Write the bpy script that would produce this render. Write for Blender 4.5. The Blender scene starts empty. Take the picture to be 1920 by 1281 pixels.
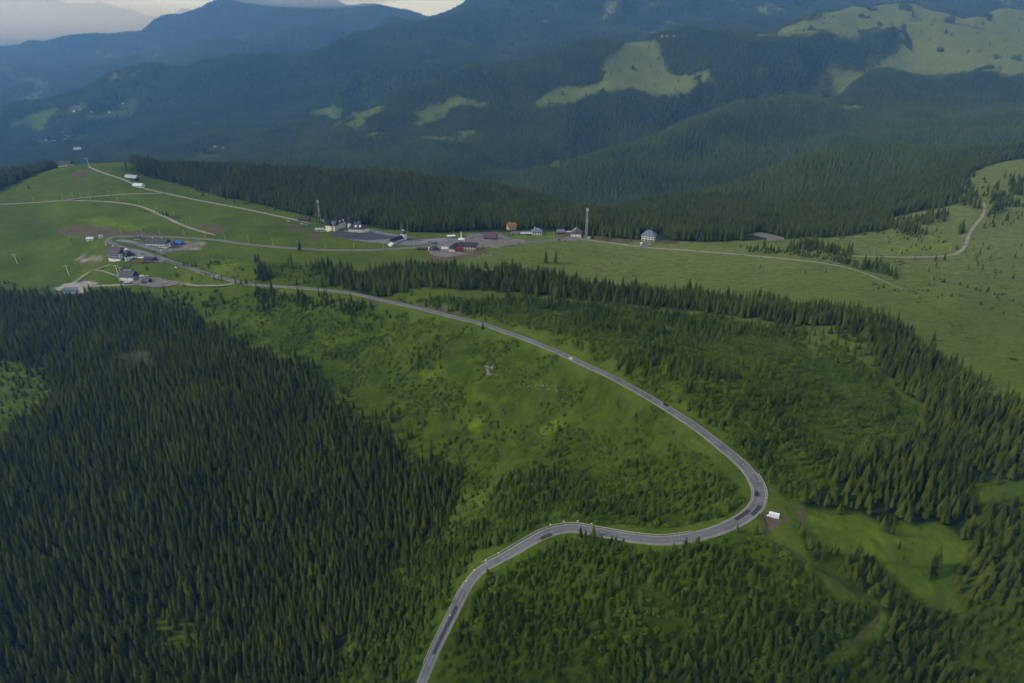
import bpy, bmesh, math, random
import numpy as np
from mathutils import Vector, Matrix, geometry as mgeo

sc = bpy.context.scene
COL = sc.collection
R = math.radians
rng = np.random.default_rng(7)
random.seed(7)

# ------------------------------------------------------------------ camera, sky, sun, exposure
CAM_Z = 400.0
PITCH = R(24.0)
FPX = 1281.0                      # focal length in photo pixels (1920 wide)
cam_d = bpy.data.cameras.new('camera')
cam_d.sensor_width = 36.0
cam_d.lens = 36.0 * FPX / 1920.0
cam_d.clip_start = 1.0
cam_d.clip_end = 90000.0
cam = bpy.data.objects.new('camera', cam_d)
COL.objects.link(cam)
cam.location = (0, 0, CAM_Z)
cam.rotation_euler = (R(90) - PITCH, 0, 0)
sc.camera = cam

SUN_EL, SUN_AZ = 38.0, -106.0      # azimuth measured from +Y (view direction) towards +X
world = bpy.data.worlds.new('World')
sc.world = world
world.use_nodes = True
wn, wl = world.node_tree.nodes, world.node_tree.links
wn.clear()
w_out = wn.new('ShaderNodeOutputWorld')
w_bg = wn.new('ShaderNodeBackground'); w_bg.inputs['Strength'].default_value = 0.10
w_sky = wn.new('ShaderNodeTexSky'); w_sky.sky_type = 'NISHITA'; w_sky.sun_disc = False
w_sky.sun_elevation = R(SUN_EL); w_sky.sun_rotation = R(SUN_AZ)
w_sky.altitude = 1400
w_tc = wn.new('ShaderNodeTexCoord')
w_map = wn.new('ShaderNodeMapping'); w_map.inputs['Scale'].default_value = (1.0, 1.0, 2.6)
w_n = wn.new('ShaderNodeTexNoise'); w_n.inputs['Scale'].default_value = 3.2; w_n.inputs['Detail'].default_value = 7; w_n.inputs['Roughness'].default_value = 0.55
w_r = wn.new('ShaderNodeValToRGB')
w_r.color_ramp.elements[0].position = 0.40; w_r.color_ramp.elements[0].color = (2.4, 2.45, 2.5, 1)
w_r.color_ramp.elements[1].position = 0.68; w_r.color_ramp.elements[1].color = (8.4, 10.0, 12.6, 1)
w_mix = wn.new('ShaderNodeMixRGB'); w_mix.inputs[0].default_value = 0.93
wl.new(w_tc.outputs['Generated'], w_map.inputs[0]); wl.new(w_map.outputs[0], w_n.inputs['Vector'])
w_sep = wn.new('ShaderNodeSeparateXYZ'); wl.new(w_tc.outputs['Generated'], w_sep.inputs[0])
w_hz = wn.new('ShaderNodeMapRange'); w_hz.inputs['From Min'].default_value = 0.02; w_hz.inputs['From Max'].default_value = 0.30; w_hz.inputs['To Min'].default_value = 0.24; w_hz.inputs['To Max'].default_value = 0.0
w_add = wn.new('ShaderNodeMath'); w_add.operation = 'ADD'       # the cloud deck is thinner and brighter all round the horizon
wl.new(w_sep.outputs['Z'], w_hz.inputs['Value']); wl.new(w_n.outputs['Fac'], w_add.inputs[0]); wl.new(w_hz.outputs[0], w_add.inputs[1])
wl.new(w_add.outputs[0], w_r.inputs[0])
wl.new(w_sky.outputs[0], w_mix.inputs[1]); wl.new(w_r.outputs[0], w_mix.inputs[2])
wl.new(w_mix.outputs[0], w_bg.inputs[0]); wl.new(w_bg.outputs[0], w_out.inputs[0])

sun_d = bpy.data.lights.new('sun', 'SUN')
sun_d.energy = 3.0; sun_d.angle = R(3); sun_d.color = (1.0, 0.95, 0.86)
sun = bpy.data.objects.new('sun', sun_d); COL.objects.link(sun)
_sd = Vector((math.sin(R(SUN_AZ)) * math.cos(R(SUN_EL)), math.cos(R(SUN_AZ)) * math.cos(R(SUN_EL)), math.sin(R(SUN_EL))))
sun.rotation_euler = _sd.to_track_quat('Z', 'Y').to_euler()
sun.location = _sd * 3000

sc.view_settings.view_transform = 'Standard'
sc.view_settings.look = 'None'
sc.view_settings.exposure = -0.2
sc.view_settings.gamma = 1.0
sc.view_settings.use_curve_mapping = False
sc.render.engine = 'CYCLES'
cy = sc.cycles
cy.max_bounces = 7; cy.diffuse_bounces = 2; cy.glossy_bounces = 1; cy.transmission_bounces = 2
cy.volume_bounces = 5; cy.transparent_max_bounces = 6
cy.caustics_reflective = False; cy.caustics_refractive = False
cy.use_denoising = True
cy.denoiser = 'OPENIMAGEDENOISE'
try:
    cy.denoising_prefilter = 'FAST'
except Exception:
    pass

# ------------------------------------------------------------------ small numeric helpers
def ray(px, py):
    """Photo pixel -> (x per unit forward, z per unit forward) seen from the camera."""
    dup = (640.5 - np.asarray(py, float)) / FPX
    wy = math.cos(PITCH) + dup * math.sin(PITCH)
    wz = -math.sin(PITCH) + dup * math.cos(PITCH)
    return (np.asarray(px, float) - 960.0) / FPX / wy, wz / wy

_lat = rng.random((256, 256))
def vnoise(x, y):
    xi = np.floor(x).astype(int); yi = np.floor(y).astype(int)
    fx = x - xi; fy = y - yi
    fx = fx * fx * (3 - 2 * fx); fy = fy * fy * (3 - 2 * fy)
    a = _lat[xi & 255, yi & 255]; b = _lat[(xi + 1) & 255, yi & 255]
    c = _lat[xi & 255, (yi + 1) & 255]; d = _lat[(xi + 1) & 255, (yi + 1) & 255]
    return (a + (b - a) * fx) * (1 - fy) + (c + (d - c) * fx) * fy - 0.5
def fbm(x, y, oct=4, gain=0.5):
    s = 0; a = 1.0
    for i in range(oct):
        s = s + a * vnoise(x + 17.3 * i, y - 9.1 * i); x = x * 2.03; y = y * 2.03; a *= gain
    return s

def in_poly(x, y, P):
    """Vectorised point in polygon, with a bounding-box cull."""
    P = np.asarray(P, float)
    out = np.zeros(x.shape, bool)
    sel = np.nonzero((x >= P[:, 0].min()) & (x <= P[:, 0].max()) & (y >= P[:, 1].min()) & (y <= P[:, 1].max()))[0]
    if len(sel) == 0:
        return out
    xs, ys = x[sel], y[sel]; ins = np.zeros(len(sel), bool)
    n = len(P)
    for i in range(n):
        x0, y0 = P[i - 1]; x1, y1 = P[i]
        if y0 == y1:
            continue
        c = ((y0 > ys) != (y1 > ys)) & (xs < (x1 - x0) * (ys - y0) / (y1 - y0) + x0)
        ins ^= c
    out[sel] = ins
    return out

# ------------------------------------------------------------------ terrain: surveyed points (pixel, pixel, metres forward)
PTS = [
 # lower edge and the land just below the frame
 (-200,1400,246),(300,1400,252),(620,1400,248),(700,1400,228),(1000,1400,216),(1300,1400,203),(1600,1400,196),(1950,1400,192),(2200,1300,222),
 (0,1281,290),(160,1281,292),(320,1281,296),(480,1281,290),(600,1281,284),(655,1200,308),
 # road spur, bottom to hairpin
 (780,1380,222),(800,1270,242),(825,1205,256),(850,1150,268),(880,1100,279),(950,1040,291),(1000,1010,299),(1075,990,306),(1160,1005,297),(1240,1013,290),(1340,993,296),(1400,965,307),(1428,935,319),
 (1395,875,352),(1360,845,370),(1310,805,400),(1240,758,436),(1150,708,490),(1050,662,554),(950,623,622),(850,594,672),(740,568,720),(640,547,755),(540,538,775),(440,528,803),
 (380,511,835),(300,485,888),(235,472,905),(203,450,960),
 # in front of the road, lower right
 (880,1230,246),(1000,1150,264),(1000,1281,232),(1150,1100,262),(1200,1281,229),(1400,1100,262),(1400,1281,232),(1500,1040,276),(1640,1140,262),(1620,1281,228),(1650,1020,300),(1760,1000,318),(1560,985,306),(1800,1281,228),(1900,1281,226),
 (1780,1130,280),(1900,1100,285),(1900,1000,318),(1920,900,360),(2050,900,370),(2050,1100,300),
 # right slope above the hairpin
 (1500,900,342),(1600,900,345),(1750,900,352),(1500,800,404),(1650,800,425),(1800,800,428),(1900,740,475),(2050,740,490),(1450,720,475),(1600,700,510),(1750,690,530),(1350,680,520),(1250,640,585),(1400,610,620),(1600,600,620),(1700,560,690),(1800,560,680),(1900,600,650),(2050,600,660),
 (1150,600,650),(1050,580,705),(950,560,745),(1250,560,725),(1000,500,822),(850,520,800),(720,530,800),(700,500,850),(1150,510,815),(1300,525,790),(1450,545,752),(1500,500,822),
 # plateau
 (560,500,850),(480,490,870),(400,470,925),(320,460,945),(600,467,930),(740,465,935),(660,432,1022),(620,425,1045),(760,440,1000),(860,445,985),(960,450,975),(900,432,1040),(1000,437,1032),(1080,447,998),(1100,436,1045),(1000,462,920),(1150,456,975),(1215,452,990),(1215,470,930),(1300,455,985),(1350,480,885),(1420,452,1010),(1480,470,930),(1600,480,895),(1560,440,1060),
 (1700,480,890),(1800,480,880),(1700,520,790),(1850,520,790),(1900,480,885),(2050,520,800),(1820,440,985),(1700,440,1010),(1640,450,985),(1840,400,1090),(1780,380,1170),(1900,400,1100),(1900,330,1320),(1820,335,1330),(2050,400,1110),(2050,330,1320),
 # hill at the left
 (0,540,852),(-200,540,860),(100,540,850),(150,525,868),(60,480,960),(-150,470,970),(130,455,985),(170,440,1010),(0,430,1040),(100,400,1130),(0,383,1165),(-200,400,1120),(250,410,1075),(350,425,1025),(400,440,985),(460,430,1000),(540,430,1010),(560,412,1080),(470,395,1120),(370,378,1165),(270,352,1235),(200,365,1190),(120,376,1165),(240,330,1310),(60,345,1260),(-100,350,1240),
 # left forest
 (0,640,730),(-200,640,740),(200,560,810),(300,545,822),(150,640,720),(300,640,705),(0,720,630),(-200,740,610),(150,740,600),(300,740,585),(100,830,520),(-150,850,500),(300,850,500),(450,640,705),(450,740,590),(450,850,502),(600,740,600),(600,850,515),(700,860,510),(100,960,432),(300,960,432),(-150,960,425),(500,960,438),(650,960,445),(760,940,462),(50,1100,362),(250,1100,370),(450,1100,380),(600,1100,372),(-150,1100,355),
 # gully and central meadow
 (862,900,478),(840,980,428),(780,1040,398),(720,1110,345),(820,1080,328),(780,1160,292),(880,990,402),(930,960,400),(1000,960,388),(1000,900,420),(1000,850,450),(1100,930,370),(1200,950,335),(1300,960,322),(1250,900,356),(1330,900,338),(1120,850,436),(1230,830,408),(900,820,512),(800,800,545),(900,740,560),(700,740,598),(1050,760,508),(1150,780,470),(800,680,620),(900,660,615),(600,640,690),(700,620,695),(480,580,755),(400,560,790),(560,580,740),(1000,700,560),
]
# crest lines: (pixel, pixel, metres forward); the ground falls away behind them
CRESTS = [
 ([(-300,375,1240),(-100,352,1280),(20,330,1330),(100,315,1385),(165,306,1400),(240,305,1410)], 0.02, 1.10),
 ([(300,312,1480),(400,318,1550),(540,332,1640),(700,337,1700),(850,357,1680),(950,371,1620),(1050,388,1520),(1100,402,1450)], 0.035, 1.12),
 ([(1180,392,1560),(1250,382,1640),(1340,367,1700),(1476,319,2000),(1600,294,2100),(1700,290,2050),(1800,294,1950),(1950,294,1950),(2150,290,2000)], 0.022, 1.09),
 ([(1030,320,2700),(1150,286,2900),(1300,236,3300),(1400,210,3500),(1550,187,3800)], 0.026, 1.10),
 ([(640,206,4000),(760,161,4200),(850,141,4250),(960,124,4300),(1080,101,4400),(1190,77,4500),(1280,72,4600),(1400,66,4700)], 0.02, 1.10),
 ([(1400,64,4720),(1470,50,5000),(1560,24,5300),(1640,13,5500),(1700,19,5500),(1740,26,5400),(1820,28,5300)], 0.015, 1.10),
 ([(1600,62,4700),(1700,48,4750),(1800,38,4850),(1920,24,5000),(2150,10,5200)], 0.010, 1.07),
 ([(60,205,4700),(130,180,5200),(200,145,5600),(260,123,5800),(380,108,6000),(500,96,6300),(560,90,6400),(640,77,6500),(700,60,6700),(800,32,7000),(900,5,7500),(980,-30,8000)], 0.02, 1.12),
 ([(980,-40,8300),(1100,-70,8600),(1300,-75,8800),(1500,-50,8800),(1650,-30,8800),(1800,-24,8600),(1950,-40,8600),(2200,-60,8600)], 0.02, 1.12),
 ([(1800,-8,7400),(1920,-14,7400),(2150,-20,7400)], 0.01, 1.08),
 ([(560,96,7600),(600,76,7900),(660,53,8200),(700,32,8500),(760,28,8700),(830,18,8900),(870,12,9200),(905,2,9500)], 0.02, 1.12),
 ([(430,73,9300),(500,60,9500),(560,52,9600),(620,48,9600),(680,56,9500)], 0.012, 1.08),
 ([(-200,115,11000),(-60,105,11000),(0,98,11000),(15,93,11000),(80,84,11100),(160,77,11200),(210,62,11300),(265,59,11400),(285,46,11400),(310,32,11400),(330,31,11400),(350,34,11500),(380,20,11500),(420,9,11600),(465,3,11700),(520,-12,11900),(600,-6,11900),(660,8,11900),(720,24,11900),(780,36,11900)], 0.025, 1.10),
 ([(60,92,13500),(100,83,13500),(140,71,13600),(185,58,13700),(205,63,13700),(260,75,13700)], 0.015, 1.06),
 ([(-300,10,15600),(-100,4,15600),(0,9,15600),(60,6,15600),(100,8,15600),(150,18,15600),(200,26,15600),(230,22,15600),(247,16,15600),(285,30,15600),(300,34,15600),(330,24,15600),(350,18,15600),(400,24,15600),(500,40,15600),(700,30,15600),(900,40,15600),(1200,40,15600),(2200,30,15600)], 0.02, 1.08),
 ([(-100,72,14400),(0,72,14400),(60,72,14400),(110,75,14400)], 0.006, 1.04),
]
MID = [
 # behind the plateau and the far valleys
 (300,345,1340),(400,370,1230),(460,378,1190),(560,402,1120),(680,420,1080),(850,436,1035),(960,430,1055),(700,380,1350),(850,390,1300),(960,410,1180),(1100,425,1110),(1200,440,1060),(1320,445,1045),
 (1250,410,1280),(1400,410,1280),(1500,400,1330),(1500,360,1650),(1600,420,1170),(1600,350,1650),(1700,330,1650),(1700,390,1250),(1400,380,1560),
 (1160,340,2350),(1300,300,2700),(1400,270,2800),(1500,240,3000),(1650,220,3300),(1600,270,2600),(1750,250,2600),(1900,270,2250),(1750,190,3500),(1900,200,3200),(1700,155,3950),(1850,150,3900),(1920,150,3800),(2150,150,3800),(2150,220,2900),
 (1600,160,4050),(1700,110,4450),(1850,90,4500),(1920,60,4750),(1550,60,4950),(1560,100,4500),(1500,150,4200),(1400,170,4100),(1350,120,4300),
 (1250,110,4450),(1100,160,4100),(1000,200,3800),(1000,250,3500),(1000,295,3150),(1200,200,3900),(1280,170,4050),(850,200,3850),(850,250,3450),(850,310,2800),(700,250,3400),(700,300,2800),(600,220,3700),(560,260,3300),(560,300,2750),
 (400,290,3200),(400,255,3700),(300,262,3700),(200,265,3900),(100,258,4450),(100,285,3600),(0,270,4200),(-200,270,4200),(0,310,3000),
 (20,200,6300),(100,200,5600),(0,160,7600),(100,130,8800),(200,110,9800),(60,110,10300),(-200,160,7600),(300,95,10600),(400,75,11200),(420,88,9000),(500,75,9100),(600,62,9300),
 (400,140,5700),(300,180,5300),(250,220,4800),(500,160,5500),(600,140,5600),(760,100,6000),(500,210,4700),(700,150,5300),(900,60,6700),(1000,90,6200),(1100,40,7300),(1250,30,7500),(1300,55,6500),(1500,10,7800),(1100,80,6200),(1700,5,8000),(1850,10,6600),
]
tp, ts = [], []
for a in (PTS, MID):
    for px, py, Y in a:
        u, s = ray(px, py); tp.append((float(u), math.log(Y))); ts.append(float(s))
for line, drop, k in CRESTS:
    L = np.array(line, float)
    seg = np.hypot(np.diff(L[:, 0]), np.diff(L[:, 1])); t = np.concatenate([[0], np.cumsum(seg)])
    for q in np.linspace(0, t[-1], max(3, int(t[-1] / 38) + 1)):
        px, py, Y = (np.interp(q, t, L[:, i]) for i in range(3))
        u, s = ray(px, py)
        tp.append((float(u), math.log(Y))); ts.append(float(s))
        tp.append((float(u), math.log(Y * k))); ts.append(float(s) - drop)
for u in np.linspace(-1.3, 1.3, 14):
    for Y, s in ((60, -320 / 60), (110, -320 / 110), (17200, -0.03), (19000, -0.04)):
        tp.append((u, math.log(Y))); ts.append(s)
tp = np.array(tp); ts = np.array(ts)
VS = 1.0                                      # weight of log-distance against bearing
def tps_fit(P, z, lam=2e-4):
    Q = P * np.array([1.0, VS]); n = len(Q)
    r2 = ((Q[:, None] - Q[None]) ** 2).sum(-1)
    K = 0.5 * r2 * np.log(r2 + 1e-12) + lam * np.eye(n)
    T = np.column_stack([np.ones(n), Q])
    A = np.zeros((n + 3, n + 3)); A[:n, :n] = K; A[:n, n:] = T; A[n:, :n] = T.T
    return Q, np.linalg.solve(A, np.concatenate([z, np.zeros(3)]))
def tps_eval(Q, w, u, v):
    out = np.empty(len(u)); n = len(Q)
    for i in range(0, len(u), 8192):
        p = np.column_stack([u[i:i + 8192], v[i:i + 8192] * VS])
        r2 = ((p[:, None] - Q[None]) ** 2).sum(-1)
        out[i:i + 8192] = (0.5 * r2 * np.log(r2 + 1e-12)) @ w[:n] + w[n] + p @ w[n + 1:]
    return out
Qt, wt = tps_fit(tp, ts)

GU = np.linspace(-1.32, 1.32, 640)
GV = np.concatenate([np.linspace(math.log(130), math.log(1600), 620), np.linspace(math.log(1600), math.log(17800), 300)[1:]])
cu = np.linspace(-1.32, 1.32, 214)
cv = np.concatenate([np.linspace(math.log(130), math.log(1600), 170), np.linspace(math.log(1600), math.log(17800), 180)[1:]])
_U, _V = np.meshgrid(cu, cv)
_S = tps_eval(Qt, wt, _U.ravel(), _V.ravel()).reshape(_U.shape)
def bil(M, gu, gv, u, v):
    i = np.clip(np.searchsorted(gu, u) - 1, 0, len(gu) - 2); j = np.clip(np.searchsorted(gv, v) - 1, 0, len(gv) - 2)
    a = np.clip((u - gu[i]) / (gu[i + 1] - gu[i]), 0, 1); b = np.clip((v - gv[j]) / (gv[j + 1] - gv[j]), 0, 1)
    return (M[j, i] * (1 - a) + M[j, i + 1] * a) * (1 - b) + (M[j + 1, i] * (1 - a) + M[j + 1, i + 1] * a) * b
U2, V2 = np.meshgrid(GU, GV)
Yg = np.exp(V2); Xg = U2 * Yg
Zg = CAM_Z + bil(_S, cu, cv, U2.ravel(), V2.ravel()).reshape(U2.shape) * Yg
# relief that is too fine for the survey: gullies on the far slopes, bumps on the near ones
def relief(x, y):
    z = 0.0
    for lam, amp, y0 in ((1900, 190, 5000), (850, 120, 2600), (430, 60, 2000), (170, 10, 1300)):
        w = np.clip((y - y0) / (y0 * 0.9), 0, 1)
        n = vnoise(x / lam + 3.1, y / (lam * 1.5) - 7.7) + 0.35 * vnoise(x / lam * 2.1, y / lam * 1.7 + 40)
        z = z + w * amp * (0.33 - np.abs(n) * 2.2)
    z = z + 1.4 * fbm(x / 46, y / 46, 3) * np.clip((1500 - y) / 400, 0, 1)
    return z
Zg = Zg + relief(Xg, Yg)

def height(x, y):
    x = np.asarray(x, float); y = np.maximum(np.asarray(y, float), 131)
    return bil(Zg, GU, GV, x / y, np.log(y))
_vs = np.linspace(math.log(140), math.log(17500), 4000)
def ground(px, py, ymin=0.0, ymax=1e9):
    """Where the sight line of a photo pixel first meets the ground, as (x, y, z)."""
    u, s = ray(px, py); u = float(u); s = float(s)
    Y = np.exp(_vs); h = height(u * Y, Y)
    hit = np.nonzero((CAM_Z + s * Y <= h) & (Y >= ymin))[0]
    if len(hit) == 0 or Y[hit[0]] > ymax:
        Yh = min(ymax, 9000.0)
    else:
        Yh = Y[hit[0]]
        if hit[0] > 0 and Y[hit[0] - 1] >= ymin:
            a = Y[hit[0] - 1]; b = Yh
            for _ in range(18):
                m = (a + b) / 2
                if CAM_Z + s * m <= height(u * m, m): b = m
                else: a = m
            Yh = b
    return Vector((u * Yh, Yh, float(height(u * Yh, Yh))))
def wpoly(pix, ymin=0.0, ymax=1e9):
    return np.array([ground(x, y, ymin, ymax)[:2] for x, y in pix])
# ------------------------------------------------------------------ materials
MATS = {}
def mat(name, col, rough=0.8, spec=0.2, var=0.0, vscale=1.0, metal=0.0, col2=None):
    """Plain procedural paint with optional mottling between col and col2."""
    if name in MATS: return MATS[name]
    m = bpy.data.materials.new(name); m.use_nodes = True
    n, l = m.node_tree.nodes, m.node_tree.links
    b = n['Principled BSDF']
    b.inputs['Roughness'].default_value = rough; b.inputs['Specular IOR Level'].default_value = spec
    b.inputs['Metallic'].default_value = metal
    c4 = (*col, 1)
    if var or col2:
        c2 = (*(col2 or tuple(c * (1 - var) for c in col)), 1)
        tc = n.new('ShaderNodeTexCoord'); no = n.new('ShaderNodeTexNoise')
        no.inputs['Scale'].default_value = vscale; no.inputs['Detail'].default_value = 5; no.inputs['Roughness'].default_value = 0.65
        rp = n.new('ShaderNodeValToRGB'); rp.color_ramp.elements[0].position = 0.36; rp.color_ramp.elements[1].position = 0.66
        rp.color_ramp.elements[0].color = c2; rp.color_ramp.elements[1].color = c4
        l.new(tc.outputs['Object'], no.inputs['Vector']); l.new(no.outputs['Fac'], rp.inputs[0]); l.new(rp.outputs[0], b.inputs['Base Color'])
    else:
        b.inputs['Base Color'].default_value = c4
    MATS[name] = m
    return m

def foliage_mat(name, dark, light, clump=0.02):
    """Needle colour: differs from tree to tree, from stand to stand and inside the crown."""
    m = bpy.data.materials.new(name); m.use_nodes = True
    n, l = m.node_tree.nodes, m.node_tree.links
    b = n['Principled BSDF']; b.inputs['Roughness'].default_value = 0.75; b.inputs['Specular IOR Level'].default_value = 0.12
    oi = n.new('ShaderNodeObjectInfo'); geo = n.new('ShaderNodeNewGeometry')
    no = n.new('ShaderNodeTexNoise'); no.inputs['Scale'].default_value = clump; no.inputs['Detail'].default_value = 3
    n2 = n.new('ShaderNodeTexNoise'); n2.inputs['Scale'].default_value = 0.9; n2.inputs['Detail'].default_value = 2
    l.new(geo.outputs['Position'], no.inputs['Vector']); l.new(geo.outputs['Position'], n2.inputs['Vector'])
    a = n.new('ShaderNodeMath'); a.operation = 'MULTIPLY_ADD'; a.inputs[1].default_value = 0.55; l.new(oi.outputs['Random'], a.inputs[0])
    s = n.new('ShaderNodeMath'); s.operation = 'MULTIPLY_ADD'; s.inputs[1].default_value = 0.9; s.inputs[2].default_value = -0.42
    l.new(no.outputs['Fac'], s.inputs[0]); l.new(s.outputs[0], a.inputs[2])
    q = n.new('ShaderNodeMath'); q.operation = 'MULTIPLY_ADD'; q.inputs[1].default_value = 0.7; l.new(n2.outputs['Fac'], q.inputs[0]); 
    q2 = n.new('ShaderNodeMath'); q2.operation = 'ADD'; q2.inputs[1].default_value = -0.10; l.new(a.outputs[0], q2.inputs[0]); l.new(q2.outputs[0], q.inputs[2])
    rp = n.new('ShaderNodeValToRGB'); rp.color_ramp.elements[0].position = 0.15; rp.color_ramp.elements[1].position = 0.95
    rp.color_ramp.elements[0].color = (*dark, 1); rp.color_ramp.elements[1].color = (*light, 1)
    l.new(q.outputs[0], rp.inputs[0]); l.new(rp.outputs[0], b.inputs['Base Color'])
    MATS[name] = m
    return m
M_SPRUCE = foliage_mat('spruce_needles', (0.018, 0.030, 0.003), (0.084, 0.106, 0.010))
M_FAR = foliage_mat('far_spruce_needles', (0.018, 0.036, 0.008), (0.100, 0.138, 0.028), 0.004)
M_RIDGE = foliage_mat('ridge_forest_needles', (0.022, 0.042, 0.010), (0.095, 0.130, 0.030), 0.0016)
M_YOUNG = foliage_mat('young_needles', (0.016, 0.034, 0.003), (0.070, 0.104, 0.006), 0.03)
M_SHRUB = foliage_mat('shrub_leaves', (0.028, 0.054, 0.003), (0.092, 0.128, 0.008), 0.03)
M_BARK = mat('bark', (0.10, 0.075, 0.055), 0.9, 0.1, 0.4, 1.5)

# ------------------------------------------------------------------ roads: centre lines on the ground
def smooth_line(P, step=4.0):
    """Catmull-Rom through world points, resampled evenly."""
    P = np.asarray(P, float); out = []
    Q = np.vstack([2 * P[0] - P[1], P, 2 * P[-1] - P[-2]])
    for i in range(1, len(Q) - 2):
        p0, p1, p2, p3 = Q[i - 1], Q[i], Q[i + 1], Q[i + 2]
        n = max(2, int(np.hypot(*(p2 - p1)[:2]) / step))
        t = np.linspace(0, 1, n, endpoint=False)[:, None]
        out.append(0.5 * ((2 * p1) + (p2 - p0) * t + (2 * p0 - 5 * p1 + 4 * p2 - p3) * t ** 2 + (3 * p1 - p0 - 3 * p2 + p3) * t ** 3))
    out.append(P[-1:]); L = np.vstack(out)
    d = np.concatenate([[0], np.cumsum(np.hypot(*np.diff(L[:, :2], axis=0).T))])
    k = np.arange(0, d[-1], step)
    return np.column_stack([np.interp(k, d, L[:, i]) for i in range(L.shape[1])])
def run_avg(a, w):
    k = np.ones(2 * w + 1) / (2 * w + 1)
    return np.convolve(np.pad(a, w, 'edge'), k, 'valid')
ROADS = {}
def add_road(key, pix, half, step=3.0, sm=6, ymin=0):
    """Course from surveyed points: bearing and dip of each sight line, with the heights evened out to a steady grade."""
    P = smooth_line(np.array([(x, y, 0.0) for x, y in pix]), 4.0)
    for i in (0, 1): P[:, i] = run_avg(P[:, i], 2)
    u, s = ray(P[:, 0], P[:, 1])
    G = np.array([ground(x, y, ymin) for x, y in P[:, :2]]); z = G[:, 2]
    if ymin:
        L = G
    else:
        for _ in range(3):
            z = run_avg(z, sm); Y = (z - CAM_Z) / s; L = np.column_stack([u * Y, Y, z])
    d = np.concatenate([[0], np.cumsum(np.hypot(*np.diff(L[:, :2], axis=0).T))]); k = np.arange(0, d[-1], step)
    ROADS[key] = (np.column_stack([np.interp(k, d, L[:, i]) for i in range(3)]), half)
add_road('main', [(740,1400),(768,1330),(790,1281),(818,1215),(850,1150),(878,1095),(905,1066),(950,1041),(1000,1012),(1035,996),(1075,990),(1130,999),(1190,1009),(1250,1013),(1310,1004),(1360,988),(1400,967),(1421,945),(1424,920),(1413,896),(1395,873),(1360,843),(1310,804),(1260,771),(1210,741),(1150,708),(1100,685),(1050,662),(1000,641),(950,623),(900,606),(850,594),(800,581),(740,568),(690,556),(640,547),(590,542),(540,538),(480,534),(440,527),(400,517),(350,500),(300,484),(260,470),(225,460),(204,454),(200,448),(212,444),(240,443),(290,443),(340,445),(400,449),(450,456),(520,463),(600,468),(680,469),(740,466),(800,462),(850,453),(900,441),(935,434)], 3.05, 2.5, 5)
add_road('yard_road', [(850,456),(900,461),(960,458),(1010,452),(1080,447)], 5.0)
add_road('track', [(1040,449),(1090,449),(1150,456),(1215,464),(1300,470),(1420,480),(1540,493),(1610,508),(1700,545)], 2.2)
add_road('hill_track', [(-60,385),(0,383),(60,380),(120,376),(200,378),(260,386),(300,402),(350,425),(412,443)], 2.8)
add_road('hill_lane', [(122,376),(150,371),(235,364),(310,362)], 2.4)
add_road('ridge_track', [(163,311),(185,321),(230,336),(270,353),(310,362),(370,375),(460,392),(540,409),(590,420)], 2.6)
add_road('gravel_lane', [(108,541),(150,536),(200,535),(250,532),(300,527),(350,532),(410,538),(440,536),(462,532)], 4.0)
add_road('field_path', [(143,528),(155,517),(172,508),(195,500),(216,492)], 2.0)
add_road('field_path_spur', [(176,506),(195,508),(215,516),(232,517)], 1.6)
add_road('right_track', [(1590,480),(1650,481),(1700,482),(1770,480),(1800,472),(1813,455),(1816,440),(1830,420),(1845,402),(1847,388),(1843,374)], 2.0)
add_road('trail', [(1424,960),(1436,985),(1434,1002),(1450,1017),(1500,1046),(1560,1082),(1610,1116),(1646,1144),(1641,1168),(1612,1195),(1582,1220),(1560,1232),(1540,1250)], 0.8)
add_road('far_track', [(1920,82),(1890,70),(1850,58),(1820,50),(1790,44),(1750,40),(1715,34),(1700,26)], 6.0, 30.0, 2, 3000)

# level the ground under and beside each road
def carve(L, half, apron):
    x0, x1 = L[:, 0].min() - 40, L[:, 0].max() + 40; y0, y1 = L[:, 1].min() - 40, L[:, 1].max() + 40
    jj, ii = np.nonzero((Xg > x0) & (Xg < x1) & (Yg > y0) & (Yg < y1))
    tan = np.gradient(L[:, :2], axis=0); ds = np.maximum(np.hypot(tan[:, 0], tan[:, 1]), 1e-6); grade = np.gradient(L[:, 2]) / ds; tan = tan / ds[:, None]
    best = np.full(len(jj), 1e9); bz = np.zeros(len(jj)); px = Xg[jj, ii]; py = Yg[jj, ii]
    for a in range(0, len(jj), 20000):
        d2 = (px[a:a + 20000, None] - L[None, :, 0]) ** 2 + (py[a:a + 20000, None] - L[None, :, 1]) ** 2
        k = d2.argmin(1); best[a:a + 20000] = np.sqrt(d2[np.arange(len(k)), k])
        e = px[a:a + 20000] - L[k, 0], py[a:a + 20000] - L[k, 1]
        bz[a:a + 20000] = L[k, 2] + np.clip(e[0] * tan[k, 0] + e[1] * tan[k, 1], -4, 4) * grade[k]
    w = np.clip(1 - (best - half - 1.5) / apron, 0, 1); w = w * w * (3 - 2 * w)
    Zg[jj, ii] += (bz - 0.25 - Zg[jj, ii]) * w
for key in ('trail', 'field_path', 'field_path_spur', 'gravel_lane', 'right_track', 'track', 'hill_lane', 'hill_track', 'ridge_track', 'yard_road', 'main'):
    L, half = ROADS[key]
    carve(L[::2] if len(L) > 500 else L, half, 14.0 if key == 'main' else 7.0)
ROADPTS = np.vstack([np.column_stack([L[:, :2], np.full(len(L), h)]) for k, (L, h) in ROADS.items() if k != 'far_track'])
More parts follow.
